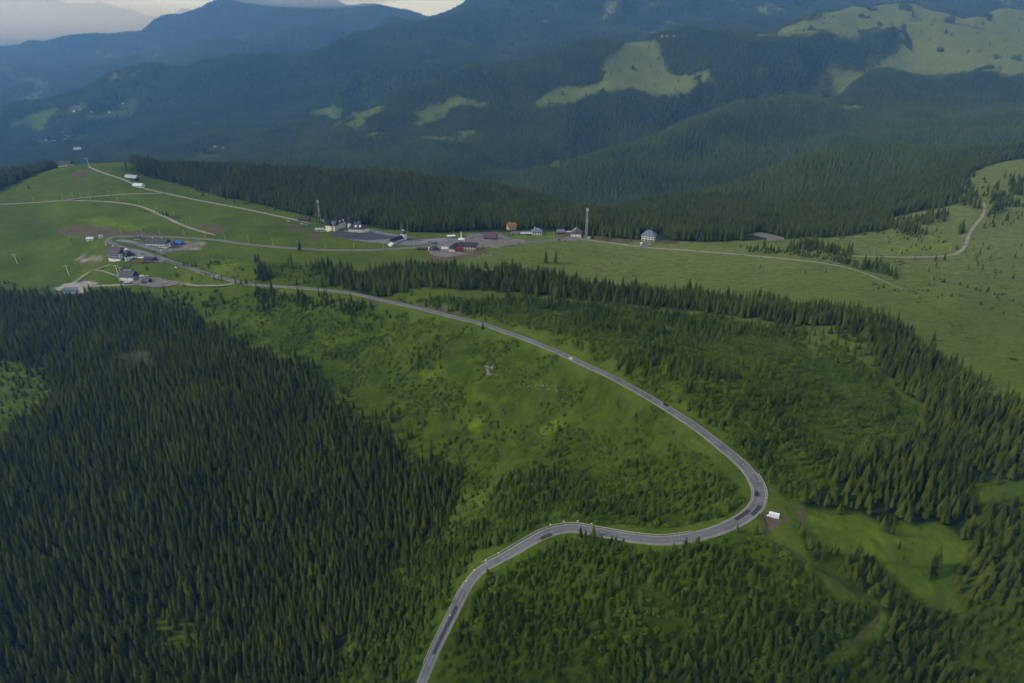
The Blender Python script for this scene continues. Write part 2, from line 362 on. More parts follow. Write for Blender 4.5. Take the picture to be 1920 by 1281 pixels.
# hash of road samples for quick clearance tests
_rh = {}
for x, y, h in ROADPTS:
    _rh.setdefault((int(x // 20), int(y // 20)), []).append((x, y, h))
def road_clear(x, y, extra):
    """True where no road edge is nearer than extra."""
    ok = np.ones(len(x), bool)
    if len(x) == 0: return ok
    kx = (x // 20).astype(int); ky = (y // 20).astype(int)
    key = kx * 100003 + ky
    order = np.argsort(key, kind='stable'); ks = key[order]
    st = np.concatenate([[0], np.nonzero(np.diff(ks))[0] + 1, [len(ks)]])
    for a, b in zip(st[:-1], st[1:]):
        s = order[a:b]; i, j = kx[s[0]], ky[s[0]]
        near = [p for di in (-1, 0, 1) for dj in (-1, 0, 1) for p in _rh.get((i + di, j + dj), ())]
        if near:
            N = np.array(near)
            d = np.sqrt((x[s][:, None] - N[None, :, 0]) ** 2 + (y[s][:, None] - N[None, :, 1]) ** 2) - N[None, :, 2]
            e = extra[s] if isinstance(extra, np.ndarray) else extra
            ok[s] = d.min(1) > e
    return ok

# ------------------------------------------------------------------ land cover, as outlines on the ground
def W(pix, ymin=0.0, ymax=1e9): return wpoly(pix, ymin, ymax)
PLANTATION = W([(-300,548),(0,548),(100,562),(150,556),(200,552),(290,552),(330,580),(400,615),(450,645),(520,685),(570,705),(610,725),(620,765),(690,805),(770,850),(838,900),(858,940),(840,970),(790,1012),(750,1055),(710,1095),(680,1140),(650,1190),(640,1240),(630,1400),(-300,1400)])
CLEARING = W([(-100,672),(40,672),(95,705),(105,740),(60,775),(10,835),(-100,860)])
GLADE = W([(255,1180),(330,1145),(415,1150),(385,1205),(285,1222)])
GLADE2 = W([(40,1240),(120,1215),(190,1240),(150,1281),(30,1290)])
RIM = W([(655,545),(660,520),(720,508),(800,503),(850,505),(900,508),(960,512),(1010,516),(1060,524),(1120,535),(1160,540),(1220,545),(1300,550),(1380,563),(1460,572),(1560,582),(1640,592),(1690,612),(1720,642),(1740,662),(1780,692),(1830,722),(1900,757),(1990,795),(1990,900),(1900,900),(1860,875),(1830,930),(1810,968),(1750,985),(1640,972),(1560,960),(1500,960),(1500,930),(1560,885),(1620,860),(1700,835),(1750,800),(1750,760),(1690,722),(1650,690),(1650,650),(1600,622),(1500,608),(1420,595),(1300,578),(1200,570),(1100,560),(1000,550),(900,542),(800,542),(720,552)])
RIM_GAP = W([(1560,610),(1640,640),(1660,700),(1560,690),(1520,640)])
SMALLTOWN = W([(480,532),(485,505),(540,492),(600,500),(660,510),(660,545),(600,540),(540,535)])
YOUNG = W([(700,553),(800,562),(880,560),(960,560),(1100,568),(1200,578),(1300,586),(1420,605),(1500,622),(1520,680),(1470,740),(1420,760),(1330,790),(1260,752),(1180,705),(1100,668),(1000,625),(900,590),(800,568)])
YOUNG2 = W([(1290,770),(1420,765),(1500,700),(1560,640),(1650,700),(1690,740),(1740,770),(1700,830),(1600,860),(1500,930),(1460,945),(1440,900),(1400,850),(1340,805)])
LOWER = W([(870,1130),(905,1085),(950,1058),(1000,1030),(1040,1012),(1080,1008),(1150,1018),(1240,1032),(1330,1022),(1400,995),(1428,1010),(1470,1050),(1560,1105),(1620,1140),(1625,1180),(1580,1230),(1640,1400),(760,1400),(820,1260)])
DARKLOW = W([(1180,1215),(1300,1195),(1430,1195),(1600,1190),(1660,1160),(1800,1140),(1850,1060),(1830,990),(2100,960),(2100,1400),(1150,1400)])
SPURWOOD = W([(1468,990),(1530,1020),(1600,1040),(1640,1072),(1700,1120),(1760,1150),(1720,1190),(1640,1135),(1560,1075),(1490,1030)])
RIGHTWOOD = W([(1820,985),(1850,960),(2100,930),(2100,1130),(1820,1130),(1790,1080)])
MEADOW = W([(1490,982),(1570,968),(1680,985),(1800,990),(1825,1005),(1790,1060),(1745,1105),(1700,1118),(1640,1065),(1560,1020)])
BELOWROAD = W([(880,1040),(950,1020),(1020,985),(900,990),(800,1040),(740,1100),(690,1170),(660,1230),(650,1400),(740,1400),(800,1215),(855,1100)])
GULLY = W([(820,925),(905,1000),(870,1075),(790,1110),(710,1195),(660,1290),(636,1290),(650,1190),(690,1125),(750,1045),(830,975)])
CENTRE = W([(360,560),(460,548),(560,556),(700,575),(800,598),(900,622),(1000,660),(1100,705),(1200,755),(1300,825),(1370,890),(1395,940),(1350,970),(1240,995),(1150,985),(1075,972),(1000,985),(930,1010),(870,980),(880,930),(840,880),(760,825),(690,790),(630,740),(560,690),(450,625)])
CENTRELOW = W([(880,900),(960,870),(1060,860),(1180,870),(1300,890),(1385,930),(1385,955),(1300,985),(1200,990),(1080,970),(960,985),(880,975)])
ROADSIDE = W([(470,548),(560,552),(660,562),(700,580),(640,590),(560,575),(480,575)])
GROVE = W([(1385,462),(1470,470),(1510,455),(1560,463),(1600,472),(1590,488),(1650,498),(1700,525),(1640,512),(1560,492),(1470,478),(1400,476)])
_front = [(-60,362),(0,358),(50,332),(105,316),(140,309)]
_back0 = [(248,306),(255,322),(330,342),(365,354),(460,378),(560,402),(680,424),(720,430),(800,436),(850,438),(960,436),(1050,436),(1110,442),(1200,449),(1330,454),(1390,452),(1500,446),(1600,440),(1640,434),(1680,424),(1660,410),(1740,395),(1790,385),(1800,350),(1815,325),(1860,308),(1930,296),(2300,290)]
BACKWOOD = np.vstack([W(_back0, 900), [(60000, 2400), (60000, 60000), (-60000, 60000)], [(-60000, 1150)], W(_front), W([(150,306.5),(200,305),(240,304.8)])])
RTRACKWOOD = W([(1790,388),(1815,345),(1838,395),(1835,420),(1812,440),(1760,430),(1700,440),(1660,430),(1690,400)])
RTRACKWOOD2 = W([(1850,345),(1990,335),(1990,375),(1900,390),(1855,405),(1848,375)])
def MW(pix, ymin=1500, ymax=30000): return wpoly(pix, ymin, ymax)
FARMEADOWS = [
 MW([(1120,128),(1180,78),(1245,78),(1255,130),(1340,150),(1350,166),(1280,176),(1160,172),(1060,196),(960,196),(1050,167),(1130,150)], 3500, 4800),
 MW([(575,207),(660,197),(720,197),(718,215),(690,225),(640,236),(600,226)], 3000), MW([(780,197),(850,187),(922,184),(905,202),(835,217),(800,210)], 3000),
 MW([(860,245),(905,238),(890,256),(850,266)]), MW([(812,278),(860,265),(870,272),(820,284)]), MW([(1000,312),(1062,302),(1052,322),(1010,322)]),
 MW([(755,222),(800,218),(850,212),(840,222),(780,238)]), MW([(640,230),(690,225),(680,240),(650,245)]),
 MW([(355,300),(380,280),(420,286),(440,292),(400,302)], 2500), MW([(648,322),(690,312),(700,324),(660,330)]),
 MW([(1400,68),(1470,52),(1540,36),(1640,11),(1700,19),(1760,20),(1850,18),(2200,-10),(2200,150),(1900,152),(1850,138),(1780,142),(1700,140),(1620,150),(1560,160),(1520,172),(1500,160),(1560,130),(1640,112),(1690,92),(1692,68),(1640,66),(1560,70),(1420,72)], 3500, 6200),
 MW([(1480,175),(1540,150),(1600,160),(1560,180),(1520,190)], 3300), MW([(1570,195),(1615,192),(1610,208),(1575,206)], 2500), MW([(1415,135),(1450,130),(1455,145),(1420,150)], 3700),
 MW([(1380,200),(1430,182),(1500,180),(1440,192)], 3300),
 MW([(20,178),(80,172),(70,190),(30,192)]), MW([(120,205),(165,185),(160,205),(125,222)]), MW([(150,222),(260,180),(270,190),(220,215),(160,230)], 4000), MW([(60,262),(160,248),(175,262),(80,275)], 4000), MW([(0,135),(60,128),(150,142),(110,150),(20,150)], 6500), MW([(130,125),(200,98),(240,105),(180,122)], 7000), MW([(30,150),(100,158),(150,150),(140,163),(60,168)], 6000),
 MW([(10,222),(55,215),(50,235),(15,238)]), MW([(1040,40),(1080,10),(1070,60)], 6000), MW([(1120,70),(1135,0),(1160,0),(1140,40)], 6500), MW([(1190,20),(1240,-10),(1230,30)], 6500), MW([(930,55),(1000,20),(960,60)], 6000),
 MW([(1380,20),(1450,5),(1500,20),(1440,30)], 6500), MW([(1560,10),(1620,-10),(1640,5),(1600,12)], 6500), MW([(1800,-4),(1950,-10),(1950,14),(1880,10)], 5600), MW([(640,72),(690,52),(700,56),(660,72)], 6000),
]
SOIL = [W([(105,432),(150,420),(200,424),(230,432),(320,436),(340,441),(240,440),(205,447),(150,443),(120,440)]), W([(130,325),(170,318),(172,330),(150,335)]), W([(55,355),(75,352),(75,360),(58,361)]), W([(368,428),(385,418),(420,425),(430,437),(400,437)]),
 W([(136,490),(150,488),(205,489),(210,494),(175,498),(150,496)]), W([(55,405),(75,410),(92,424),(80,420)]), W([(800,478),(870,472),(900,478),(850,487),(800,486)]), W([(690,556),(760,560),(820,575),(870,590),(840,588),(760,570),(700,562)]),
 W([(1420,975),(1445,966),(1460,985),(1440,1010),(1425,1005)]), W([(1700,484),(1760,484),(1770,488),(1710,490)]), W([(1095,500),(1140,505),(1130,510)]), W([(1110,452),(1120,445),(1195,448),(1190,456)]), W([(520,415),(560,425),(610,448),(590,450)]), W([(880,480),(900,470),(930,473),(900,486)]), W([(1480,965),(1500,960),(1505,985),(1485,980)])]
PALE = [W([(185,460),(150,482),(205,485),(212,492),(150,490),(140,485)]), W([(300,470),(345,452),(375,455),(372,466),(330,470)]), W([(907,690),(918,675),(925,690),(918,698)]), W([(100,540),(125,531),(165,528),(160,548),(145,553),(150,541)])]
BRIGHT = [MEADOW, W([(400,490),(445,485),(455,500),(410,505)]), W([(140,412),(190,408),(260,425),(300,420),(260,430),(180,425)]), W([(590,625),(640,620),(660,640),(600,650)]), W([(875,710),(900,740),(890,760),(880,735)]), W([(860,810),(900,800),(890,830)]), W([(1000,810),(1060,780),(1070,790),(1010,825)]), W([(1130,905),(1190,915),(1200,925),(1140,915)]),  # yellow-green grass patches; on MEADOW a glimpse of sun is put into the colour
 W([(1520,985),(1650,985),(1760,1000),(1740,1025),(1600,1030),(1560,1005)]), W([(880,935),(930,920),(920,940),(885,955)]), W([(1640,460),(1760,456),(1800,462),(1700,470)]), W([(1830,720),(1920,730),(1920,760),(1850,735)]), W([(1560,640),(1620,660),(1600,680),(1540,660)]), W([(480,590),(520,600),(490,610)]), W([(780,690),(830,700),(800,715)]), W([(560,560),(600,565),(590,580),(555,575)])]

def _wx(x, y):
    far = np.clip((y - 1500) / 1500, 0, 1)
    return x + fbm(x / 24, y / 24, 2) * 14.0 * (1 - far) + fbm(x / 160, y / 300, 5, 0.6) * 45 * far
def _wy(x, y):
    far = np.clip((y - 1500) / 1500, 0, 1)
    return y + fbm(x / 24 + 50, y / 24 + 31, 2) * 16.0 * (1 - far) + fbm(x / 160 + 50, y / 300 + 31, 5, 0.6) * 100 * far
def any_poly(x, y, polys):
    o = np.zeros(len(x), bool)
    for P in polys: o |= in_poly(x, y, P)
    return o

VALLEY = [MW([(-40,120),(180,95),(330,105),(300,200),(250,225),(200,262),(120,275),(-40,280)], 3500), MW([(960,75),(1000,5),(1300,-5),(1560,5),(1480,40),(1250,60),(1100,75)], 5800), MW([(540,205),(760,190),(1050,180),(900,260),(780,290),(640,260)], 2600)]
def far_meadow(x, y):
    n = fbm(x / 150 + 3, y / 260 - 8, 4, 0.6)
    return any_poly(x, y, FARMEADOWS) & ((y < 5600) | (n > -0.10)) | any_poly(x, y, VALLEY) & (n > 0.30)

# ------------------------------------------------------------------ the ground: one sheet to the horizon
nv, nu = Zg.shape
gx, gy = Xg.ravel(), Yg.ravel()
wx, wy = _wx(gx, gy), _wy(gx, gy)
near = gy < 1500
cov = np.zeros((len(gx), 4), np.float32)
far_m = np.zeros(len(gx), bool); fs = np.nonzero(gy > 1500)[0]
far_m[fs] = far_meadow(wx[fs], wy[fs])
wood = np.zeros(len(gx), bool)
wood |= in_poly(wx, wy, BACKWOOD) & ~far_m
ns = np.nonzero(near)[0]
wn_ = any_poly(wx[ns], wy[ns], [PLANTATION, RIM]) & ~any_poly(wx[ns], wy[ns], [CLEARING, GLADE, RIM_GAP])
wood[ns] |= wn_
scrub = np.zeros(len(gx)); scrub[ns] = any_poly(wx[ns], wy[ns], [YOUNG, YOUNG2, LOWER, DARKLOW, SPURWOOD, RIGHTWOOD, BELOWROAD, CENTRE, SMALLTOWN])
cov[:, 0] = wood
cov[ns, 1] = any_poly(wx[ns], wy[ns], SOIL)
br = np.zeros(len(gx)); br[ns] = any_poly(wx[ns], wy[ns], BRIGHT); cov[:, 2] = br
pale = np.zeros(len(gx), np.float32); pale[ns] = any_poly(wx[ns], wy[ns], PALE)
dry = (np.clip((gy - 420) / 500, 0, 1) * np.clip((gx / gy + 0.25) / 0.4, 0, 1)).astype(np.float32)    # the grazed upland on the right is drier
dry = np.clip(dry, 0, 1) * (1 - scrub); dry = np.maximum(dry, far_m * 0.12)
def soften(a, k=1):
    a = a.reshape(nv, nu).astype(np.float32)
    for _ in range(k):
        b = a.copy(); b[1:-1, 1:-1] = (a[1:-1, 1:-1] * 2 + a[:-2, 1:-1] + a[2:, 1:-1] + a[1:-1, :-2] + a[1:-1, 2:]) / 6; a = b
    return a.ravel()
cov[:, 0] = soften(cov[:, 0], 2); cov[:, 1] = soften(cov[:, 1], 1); cov[:, 2] = soften(cov[:, 2], 4); cov[:, 3] = soften(scrub, 3)
aux = np.zeros((len(gx), 4), np.float32); aux[:, 0] = soften(pale, 1); aux[:, 1] = soften(dry, 10); aux[:, 3] = 1

co = np.stack([Xg, Yg, Zg], -1).reshape(-1, 3)
idx = np.arange(nv * nu).reshape(nv, nu)
quads = np.stack([idx[:-1, :-1], idx[:-1, 1:], idx[1:, 1:], idx[1:, :-1]], -1).reshape(-1, 4)
me = bpy.data.meshes.new('terrain')
me.vertices.add(len(co)); me.vertices.foreach_set('co', co.ravel())
me.loops.add(quads.size); me.loops.foreach_set('vertex_index', quads.ravel().astype(np.int32))
me.polygons.add(len(quads)); me.polygons.foreach_set('loop_start', np.arange(0, quads.size, 4, dtype=np.int32))
me.polygons.foreach_set('use_smooth', np.ones(len(quads), bool))
me.update(calc_edges=True)
for nm, arr in (('cover', cov), ('aux', aux)):
    at = me.attributes.new(nm, 'FLOAT_COLOR', 'POINT'); at.data.foreach_set('color', arr.ravel())
terrain = bpy.data.objects.new('terrain', me); COL.objects.link(terrain); terrain['kind'] = 'structure'

def ground_mat():
    m = bpy.data.materials.new('ground_cover'); m.use_nodes = True
    n, l = m.node_tree.nodes, m.node_tree.links
    b = n['Principled BSDF']; b.inputs['Roughness'].default_value = 0.95; b.inputs['Specular IOR Level'].default_value = 0.08
    geo = n.new('ShaderNodeNewGeometry')
    def noise(scale, det=4, rough=0.6, off=0.0, sy=1.0):
        mp = n.new('ShaderNodeMapping'); mp.inputs['Location'].default_value = (off, off * 1.7, 0); mp.inputs['Scale'].default_value = (1, sy, 0.5)
        t = n.new('ShaderNodeTexNoise'); t.inputs['Scale'].default_value = scale; t.inputs['Detail'].default_value = det; t.inputs['Roughness'].default_value = rough
        l.new(geo.outputs['Position'], mp.inputs[0]); l.new(mp.outputs[0], t.inputs['Vector']); return t.outputs['Fac']
    def ramp(src, p0, c0, p1, c1):
        r = n.new('ShaderNodeValToRGB'); e = r.color_ramp.elements
        e[0].position = p0; e[0].color = (*c0, 1); e[1].position = p1; e[1].color = (*c1, 1); l.new(src, r.inputs[0]); return r.outputs[0]
    def mixc(f, a, c):
        x = n.new('ShaderNodeMixRGB'); l.new(f, x.inputs[0]) if hasattr(f, 'links') else setattr(x.inputs[0], 'default_value', f)
        l.new(a, x.inputs[1]); l.new(c, x.inputs[2]); return x.outputs[0]
    def mul(a, k, add=0.0):
        x = n.new('ShaderNodeMath'); x.operation = 'MULTIPLY_ADD'; x.inputs[1].default_value = k; x.inputs[2].default_value = add; x.use_clamp = True; l.new(a, x.inputs[0]); return x.outputs[0]
    def times(a, c):
        x = n.new('ShaderNodeMath'); x.operation = 'MULTIPLY'; l.new(a, x.inputs[0]); l.new(c, x.inputs[1]); return x.outputs[0]
    ca = n.new('ShaderNodeAttribute'); ca.attribute_name = 'cover'; cs = n.new('ShaderNodeSeparateColor'); l.new(ca.outputs['Color'], cs.inputs[0])
    aa = n.new('ShaderNodeAttribute'); aa.attribute_name = 'aux'; as_ = n.new('ShaderNodeSeparateColor'); l.new(aa.outputs['Color'], as_.inputs[0])
    lush = ramp(noise(0.022, 5, 0.62), 0.32, (0.028, 0.060, 0.005), 0.68, (0.122, 0.160, 0.013))
    tuft = ramp(noise(0.35, 5, 0.7, 30), 0.30, (0.022, 0.050, 0.005), 0.75, (0.120, 0.155, 0.020))
    lush = mixc(0.6, lush, tuft)
    dryc = ramp(noise(0.012, 7, 0.7, 80, 2.2), 0.30, (0.060, 0.092, 0.018), 0.70, (0.165, 0.195, 0.056))
    dry2 = ramp(noise(0.09, 7, 0.78, 11, 2.5), 0.36, (0.026, 0.048, 0.008), 0.58, (0.170, 0.196, 0.058))
    dryc = mixc(0.65, dryc, dry2)
    c = mixc(as_.outputs[1], lush, dryc)
    scr = ramp(noise(0.09, 6, 0.7, 5), 0.34, (0.012, 0.028, 0.002), 0.70, (0.078, 0.115, 0.006))
    c = mixc(mul(ca.outputs['Alpha'], 0.75), c, scr)
    yel = ramp(noise(0.10, 6, 0.75, 60), 0.36, (0.070, 0.125, 0.006), 0.66, (0.165, 0.215, 0.009))
    c = mixc(times(cs.outputs[2], mul(noise(0.05, 5, 0.7, 90), 3.4, -1.05)), c, yel)
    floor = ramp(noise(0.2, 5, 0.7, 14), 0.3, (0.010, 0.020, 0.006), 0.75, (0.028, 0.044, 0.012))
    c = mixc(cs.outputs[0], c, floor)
    soil = ramp(noise(0.11, 6, 0.7, 44), 0.32, (0.062, 0.044, 0.036), 0.72, (0.155, 0.115, 0.088))
    c = mixc(times(cs.outputs[1], mul(noise(0.08, 5, 0.7, 120), 4.0, -1.2)), c, soil)
    pal = ramp(noise(0.13, 6, 0.7, 71), 0.3, (0.16, 0.145, 0.12), 0.7, (0.33, 0.31, 0.27))
    c = mixc(times(as_.outputs[0], mul(noise(0.10, 5, 0.7, 150), 4.0, -1.0)), c, pal)
    l.new(c, b.inputs['Base Color'])
    bp = n.new('ShaderNodeBump'); bp.inputs['Strength'].default_value = 0.7; bp.inputs['Distance'].default_value = 1.6
    l.new(noise(0.28, 5, 0.7, 9), bp.inputs['Height']); l.new(bp.outputs[0], b.inputs['Normal'])
    return m
me.materials.append(ground_mat())

# ------------------------------------------------------------------ the air
HAZE_TOP = float(max(Zg.max(), CAM_Z)) + 90
def make_haze(dens, col):
    bm = bmesh.new(); bmesh.ops.create_cube(bm, size=1)
    for v in bm.verts:
        v.co = Vector((v.co.x * 52000, 8700 + v.co.y * 18800, float(Zg.min()) - 1 if v.co.z < 0 else HAZE_TOP))
    hm = bpy.data.meshes.new('haze'); bm.to_mesh(hm); bm.free()
    o = bpy.data.objects.new('haze', hm); COL.objects.link(o); o['kind'] = 'stuff'
    m = bpy.data.materials.new('haze_air'); m.use_nodes = True; n = m.node_tree.nodes; n.remove(n['Principled BSDF'])
    v = n.new('ShaderNodeVolumePrincipled'); v.inputs['Density'].default_value = dens; v.inputs['Color'].default_value = col
    v.inputs['Absorption Color'].default_value = (1, 1, 1, 1); v.inputs['Anisotropy'].default_value = 0.5
    m.node_tree.links.new(v.outputs[0], n['Material Output'].inputs['Volume']); hm.materials.append(m)
make_haze(8.2e-5, (0.17, 0.43, 1.0, 1))

# ------------------------------------------------------------------ road surfaces
def ribbon(name, L, a, b, dz, material, skirt=0.0, parent=None, i0=0, i1=None, kind=None, ws=None):
    """A strip following L between the offsets a and b from its centre line, dz above it."""
    S = L[i0:i1]; d = np.gradient(S[:, :2], axis=0); d /= np.maximum(np.hypot(d[:, 0], d[:, 1]), 1e-9)[:, None]
    nrm = np.column_stack([-d[:, 1], d[:, 0]])
    if ws is not None: k_ = ws[i0:i1][:, None]; a, b = a * k_, b * k_; flip = float(a[0, 0]) < float(b[0, 0])
    else: flip = a < b
    n = len(S); rows = [np.column_stack([S[:, :2] + nrm * a, S[:, 2] + dz]), np.column_stack([S[:, :2] + nrm * b, S[:, 2] + dz])]
    if skirt:
        rows = [np.column_stack([S[:, :2] + nrm * (a - skirt * 1.2), S[:, 2] + dz - skirt])] + rows + [np.column_stack([S[:, :2] + nrm * (b + skirt * 1.2), S[:, 2] + dz - skirt])]
    k = len(rows); v = np.stack(rows, 1).reshape(-1, 3)
    f = [(i * k + j, i * k + j + 1, (i + 1) * k + j + 1, (i + 1) * k + j) for i in range(n - 1) for j in range(k - 1)]
    if flip: f = [q[::-1] for q in f]
    mm = bpy.data.meshes.new(name); mm.from_pydata(v.tolist(), [], f); mm.update()
    mm.materials.append(material)
    o = bpy.data.objects.new(name, mm); COL.objects.link(o)
    if parent: o.parent = parent
    if kind: o['kind'] = kind
    return o
M_ASPH = mat('asphalt', (0.155, 0.158, 0.168), 0.85, 0.25, 0.0, 0.09, 0, (0.098, 0.100, 0.108))
M_PATCH = mat('fresh_asphalt', (0.048, 0.049, 0.056), 0.8, 0.3, 0.35, 0.5)
M_LINE = mat('road_paint', (0.46, 0.46, 0.45), 0.7, 0.3, 0.5, 0.6)
M_GRAVEL = mat('gravel_track', (0.30, 0.275, 0.235), 0.95, 0.1, 0, 0.12, 0, (0.19, 0.175, 0.14))
M_DIRT = mat('dirt_trail', (0.080, 0.070, 0.042), 0.95, 0.1, 0, 0.3, 0, (0.036, 0.046, 0.016))
L, H_ = ROADS['main']
def near_i(L, px, py, ymin=0):
    g = ground(px, py, ymin); return int(((L[:, 0] - g.x) ** 2 + (L[:, 1] - g.y) ** 2).argmin())
_wk = [(0, 0.72)] + [(near_i(L, px, py), k) for px, py, k in ((800, 1250, 0.76), (880, 1095, 0.86), (950, 1041, 0.96), (1075, 990, 1.10), (1310, 1004, 1.08), (1400, 967, 1.18), (1424, 925, 1.28), (1395, 873, 1.18), (1260, 771, 1.10), (1050, 662, 1.05), (800, 581, 1.0))] + [(len(L) - 1, 1.0)]
WS = run_avg(np.interp(np.arange(len(L)), [q[0] for q in _wk], [q[1] for q in _wk]), 5)      # the carriageway is wider through the bends
main_road = ribbon('road', L, -H_, H_, 0.0, M_ASPH, 0.5, kind='structure', ws=WS)
L = ROADS['main'][0]
j_end = near_i(L, 440, 527)
off0 = 3.05 - 0.30
ribbon('edge_line', L, off0 - 0.22, off0, 0.02, M_LINE, 0, main_road, 0, near_i(L, 300, 484), ws=WS)
ribbon('edge_line', L, -off0, -off0 + 0.22, 0.02, M_LINE, 0, main_road, 0, near_i(L, 300, 484), ws=WS)
for a_, b_ in ((-3.4, -3.03), (3.03, 3.4)): ribbon('shoulder', L, a_, b_, -0.06, M_GRAVEL, 0.25, main_road, ws=WS)
# centre dashes, one mesh
vs, fs_ = [], []
i = 0
while i < j_end:
    S = L[i:i + 3]
    d = S[-1, :2] - S[0, :2]; d /= max(np.hypot(*d), 1e-6); nn = np.array([-d[1], d[0]]) * 0.08
    k = len(vs)
    for p in S: vs += [(p[0] + nn[0], p[1] + nn[1], p[2] + 0.02), (p[0] - nn[0], p[1] - nn[1], p[2] + 0.02)]
    fs_ += [(k, k + 1, k + 3, k + 2), (k + 2, k + 3, k + 5, k + 4)]
    i += 4
mm = bpy.data.meshes.new('centre_line'); mm.from_pydata([tuple(map(float, v)) for v in vs], [], [f[::-1] for f in fs_]); mm.materials.append(M_LINE)
o = bpy.data.objects.new('centre_line', mm); COL.objects.link(o); o.parent = main_road
for (xa, ya, xb, yb, a, b) in [(855,1143,832,1190,-1.2,1.2),(827,1201,815,1226,-1.1,1.1),(1386,977,1402,964,0.2,2.5),(1405,966,1420,951,-2.4,-0.3),(1012,1008,1024,1001,-3.2,-0.8),
                              (303,486,325,494,0.4,3.2),(330,494,352,503,0.4,3.0),(380,510,396,516,-0.2,2.6),(225,459,252,467,-3.8,-0.6)]:
    ia, ib = sorted((near_i(L, xa, ya), near_i(L, xb, yb)))
    ribbon('asphalt_patch', L, a, b, 0.025, M_PATCH, 0, main_road, ia, ib + 2, ws=WS)
# slightly darker wheel paths of the lower lanes
for key, nm, mt in (('yard_road', 'yard_road', M_ASPH), ('track', 'gravel_track', M_GRAVEL), ('hill_track', 'gravel_track', M_GRAVEL), ('hill_lane', 'gravel_track', M_GRAVEL), ('ridge_track', 'gravel_track', M_GRAVEL),
                    ('gravel_lane', 'gravel_lane', M_GRAVEL), ('field_path', 'field_path', M_GRAVEL), ('field_path_spur', 'field_path', M_GRAVEL), ('right_track', 'gravel_track', M_GRAVEL), ('trail', 'dirt_trail', M_DIRT), ('far_track', 'gravel_track', M_GRAVEL)):
    LL, hh = ROADS[key]
    q = LL.copy()
    if key != 'far_track': q[:, 2] = np.maximum(q[:, 2] - 0.06, height(q[:, 0], q[:, 1]) + 0.05)
    tw = np.clip((len(q) - 1 - np.arange(len(q))) / (len(q) * (0.35 if key in ('track', 'trail') else 0.04)), 0.12, 1)      # tracks peter out
    ribbon(nm, q, -hh, hh, -0.03 if key != 'far_track' else 1.5, mt, 0.4 if key != 'track' else 0.25, kind='structure', ws=tw)

# paved yards: sheets draped over the ground
def lot(name, pix, dz, material, ymin=0, step=5.0, parent=None, world_pts=None):
    P = [Vector(p[:2]) for p in (world_pts if world_pts is not None else [ground(x, y, ymin) for x, y in pix])]
    edge = []
    for a, b in zip(P, P[1:] + P[:1]):
        n = max(1, int((b - a).length / step)); edge += [a.lerp(b, t / n) for t in range(n)]
    A = np.array(edge); xs = np.arange(A[:, 0].min(), A[:, 0].max(), step); ys = np.arange(A[:, 1].min(), A[:, 1].max(), step)
    GX, GY = np.meshgrid(xs, ys); sel = in_poly(GX.ravel(), GY.ravel(), A)
    pts = edge + [Vector((x, y)) for x, y in zip(GX.ravel()[sel], GY.ravel()[sel])]
    n = len(edge)
    r = mgeo.delaunay_2d_cdt(pts, [(i, (i + 1) % n) for i in range(n)], [list(range(n))], 1, 1e-4)
    V = np.array([v[:] for v in r[0]])
    z = np.maximum.reduce([height(V[:, 0] + dx, V[:, 1] + dy) for dx, dy in ((0, 0), (1.5, 0), (-1.5, 0), (0, 1.5), (0, -1.5))]) + dz
    mm = bpy.data.meshes.new(name); mm.from_pydata([(float(v[0]), float(v[1]), float(h)) for v, h in zip(V, z)], [], [list(f) for f in r[2]])
    mm.update()
    if len(mm.polygons) and mm.polygons[0].normal.z < 0: mm.flip_normals()
    mm.materials.append(material)
    o = bpy.data.objects.new(name, mm); COL.objects.link(o); o['kind'] = 'structure'
    if parent: o.parent = parent
    return o
M_LOT = mat('old_asphalt', (0.200, 0.205, 0.225), 0.85, 0.25, 0, 0.05, 0, (0.105, 0.108, 0.125))
M_DARKLOT = mat('dark_asphalt', (0.060, 0.062, 0.078), 0.8, 0.3, 0.3, 0.05)
M_YARD = mat('gravel_yard', (0.205, 0.190, 0.180), 0.95, 0.1, 0, 0.10, 0, (0.125, 0.112, 0.105))
lot('parking_lot', [(636,446),(640,439),(668,426),(684,428),(720,436),(752,442),(800,449),(860,446),(896,438),(905,441),(860,452),(830,456),(800,459),(770,461),(735,459),(690,455)], 0.30, M_LOT)
lot('parking_lot', [(618,441),(640,430),(662,430),(684,434),(720,441),(762,446),(795,451),(770,452),(725,449),(690,451),(650,448)], 0.34, M_DARKLOT)
lot('gravel_yard', [(805,460),(860,452),(905,444),(935,437),(950,446),(985,450),(985,457),(930,466),(905,462),(900,470),(850,470),(880,478),(822,484),(805,476)], 0.33, M_YARD)
lot('parking_lot', [(246,466),(300,480),(316,486),(303,493),(280,493),(262,486),(235,472)], 0.32, M_LOT)
lot('parking_lot', [(213,452),(240,456),(262,463),(310,478),(318,470),(300,467),(262,455),(230,449)], 0.31, M_LOT)
lot('gravel_yard', [(296,470),(345,455),(372,455),(378,462),(340,470),(318,473)], 0.30, M_YARD)
lot('gravel_yard', [(258,520),(300,522),(350,531),(330,536),(262,537),(232,533),(235,527)], 0.28, M_YARD)
lot('gravel_yard', [(104,543),(120,533),(165,529),(186,532),(170,537),(156,541),(158,549),(148,554),(144,548),(148,539),(125,538),(112,547)], 0.28, mat('pale_gravel', (0.36, 0.345, 0.32), 0.95, 0.1, 0, 0.15, 0, (0.24, 0.23, 0.21)))
lot('pond', [(114,546),(124,538),(146,538),(149,544),(143,552),(118,552)], 0.25, mat('pond_water', (0.055, 0.085, 0.080), 0.12, 0.5))
lot('gravel_yard', [(1044,451),(1060,446),(1082,444),(1086,449),(1080,454),(1050,453)], 0.32, M_YARD)
lot('driveway', [(1201,464),(1205,455),(1212,450),(1224,450),(1218,458),(1214,467),(1203,467)], 0.3, M_YARD)
lot('gravel_yard', [(952,440),(990,437),(1012,440),(1010,433),(960,434)], 0.3, M_LOT)
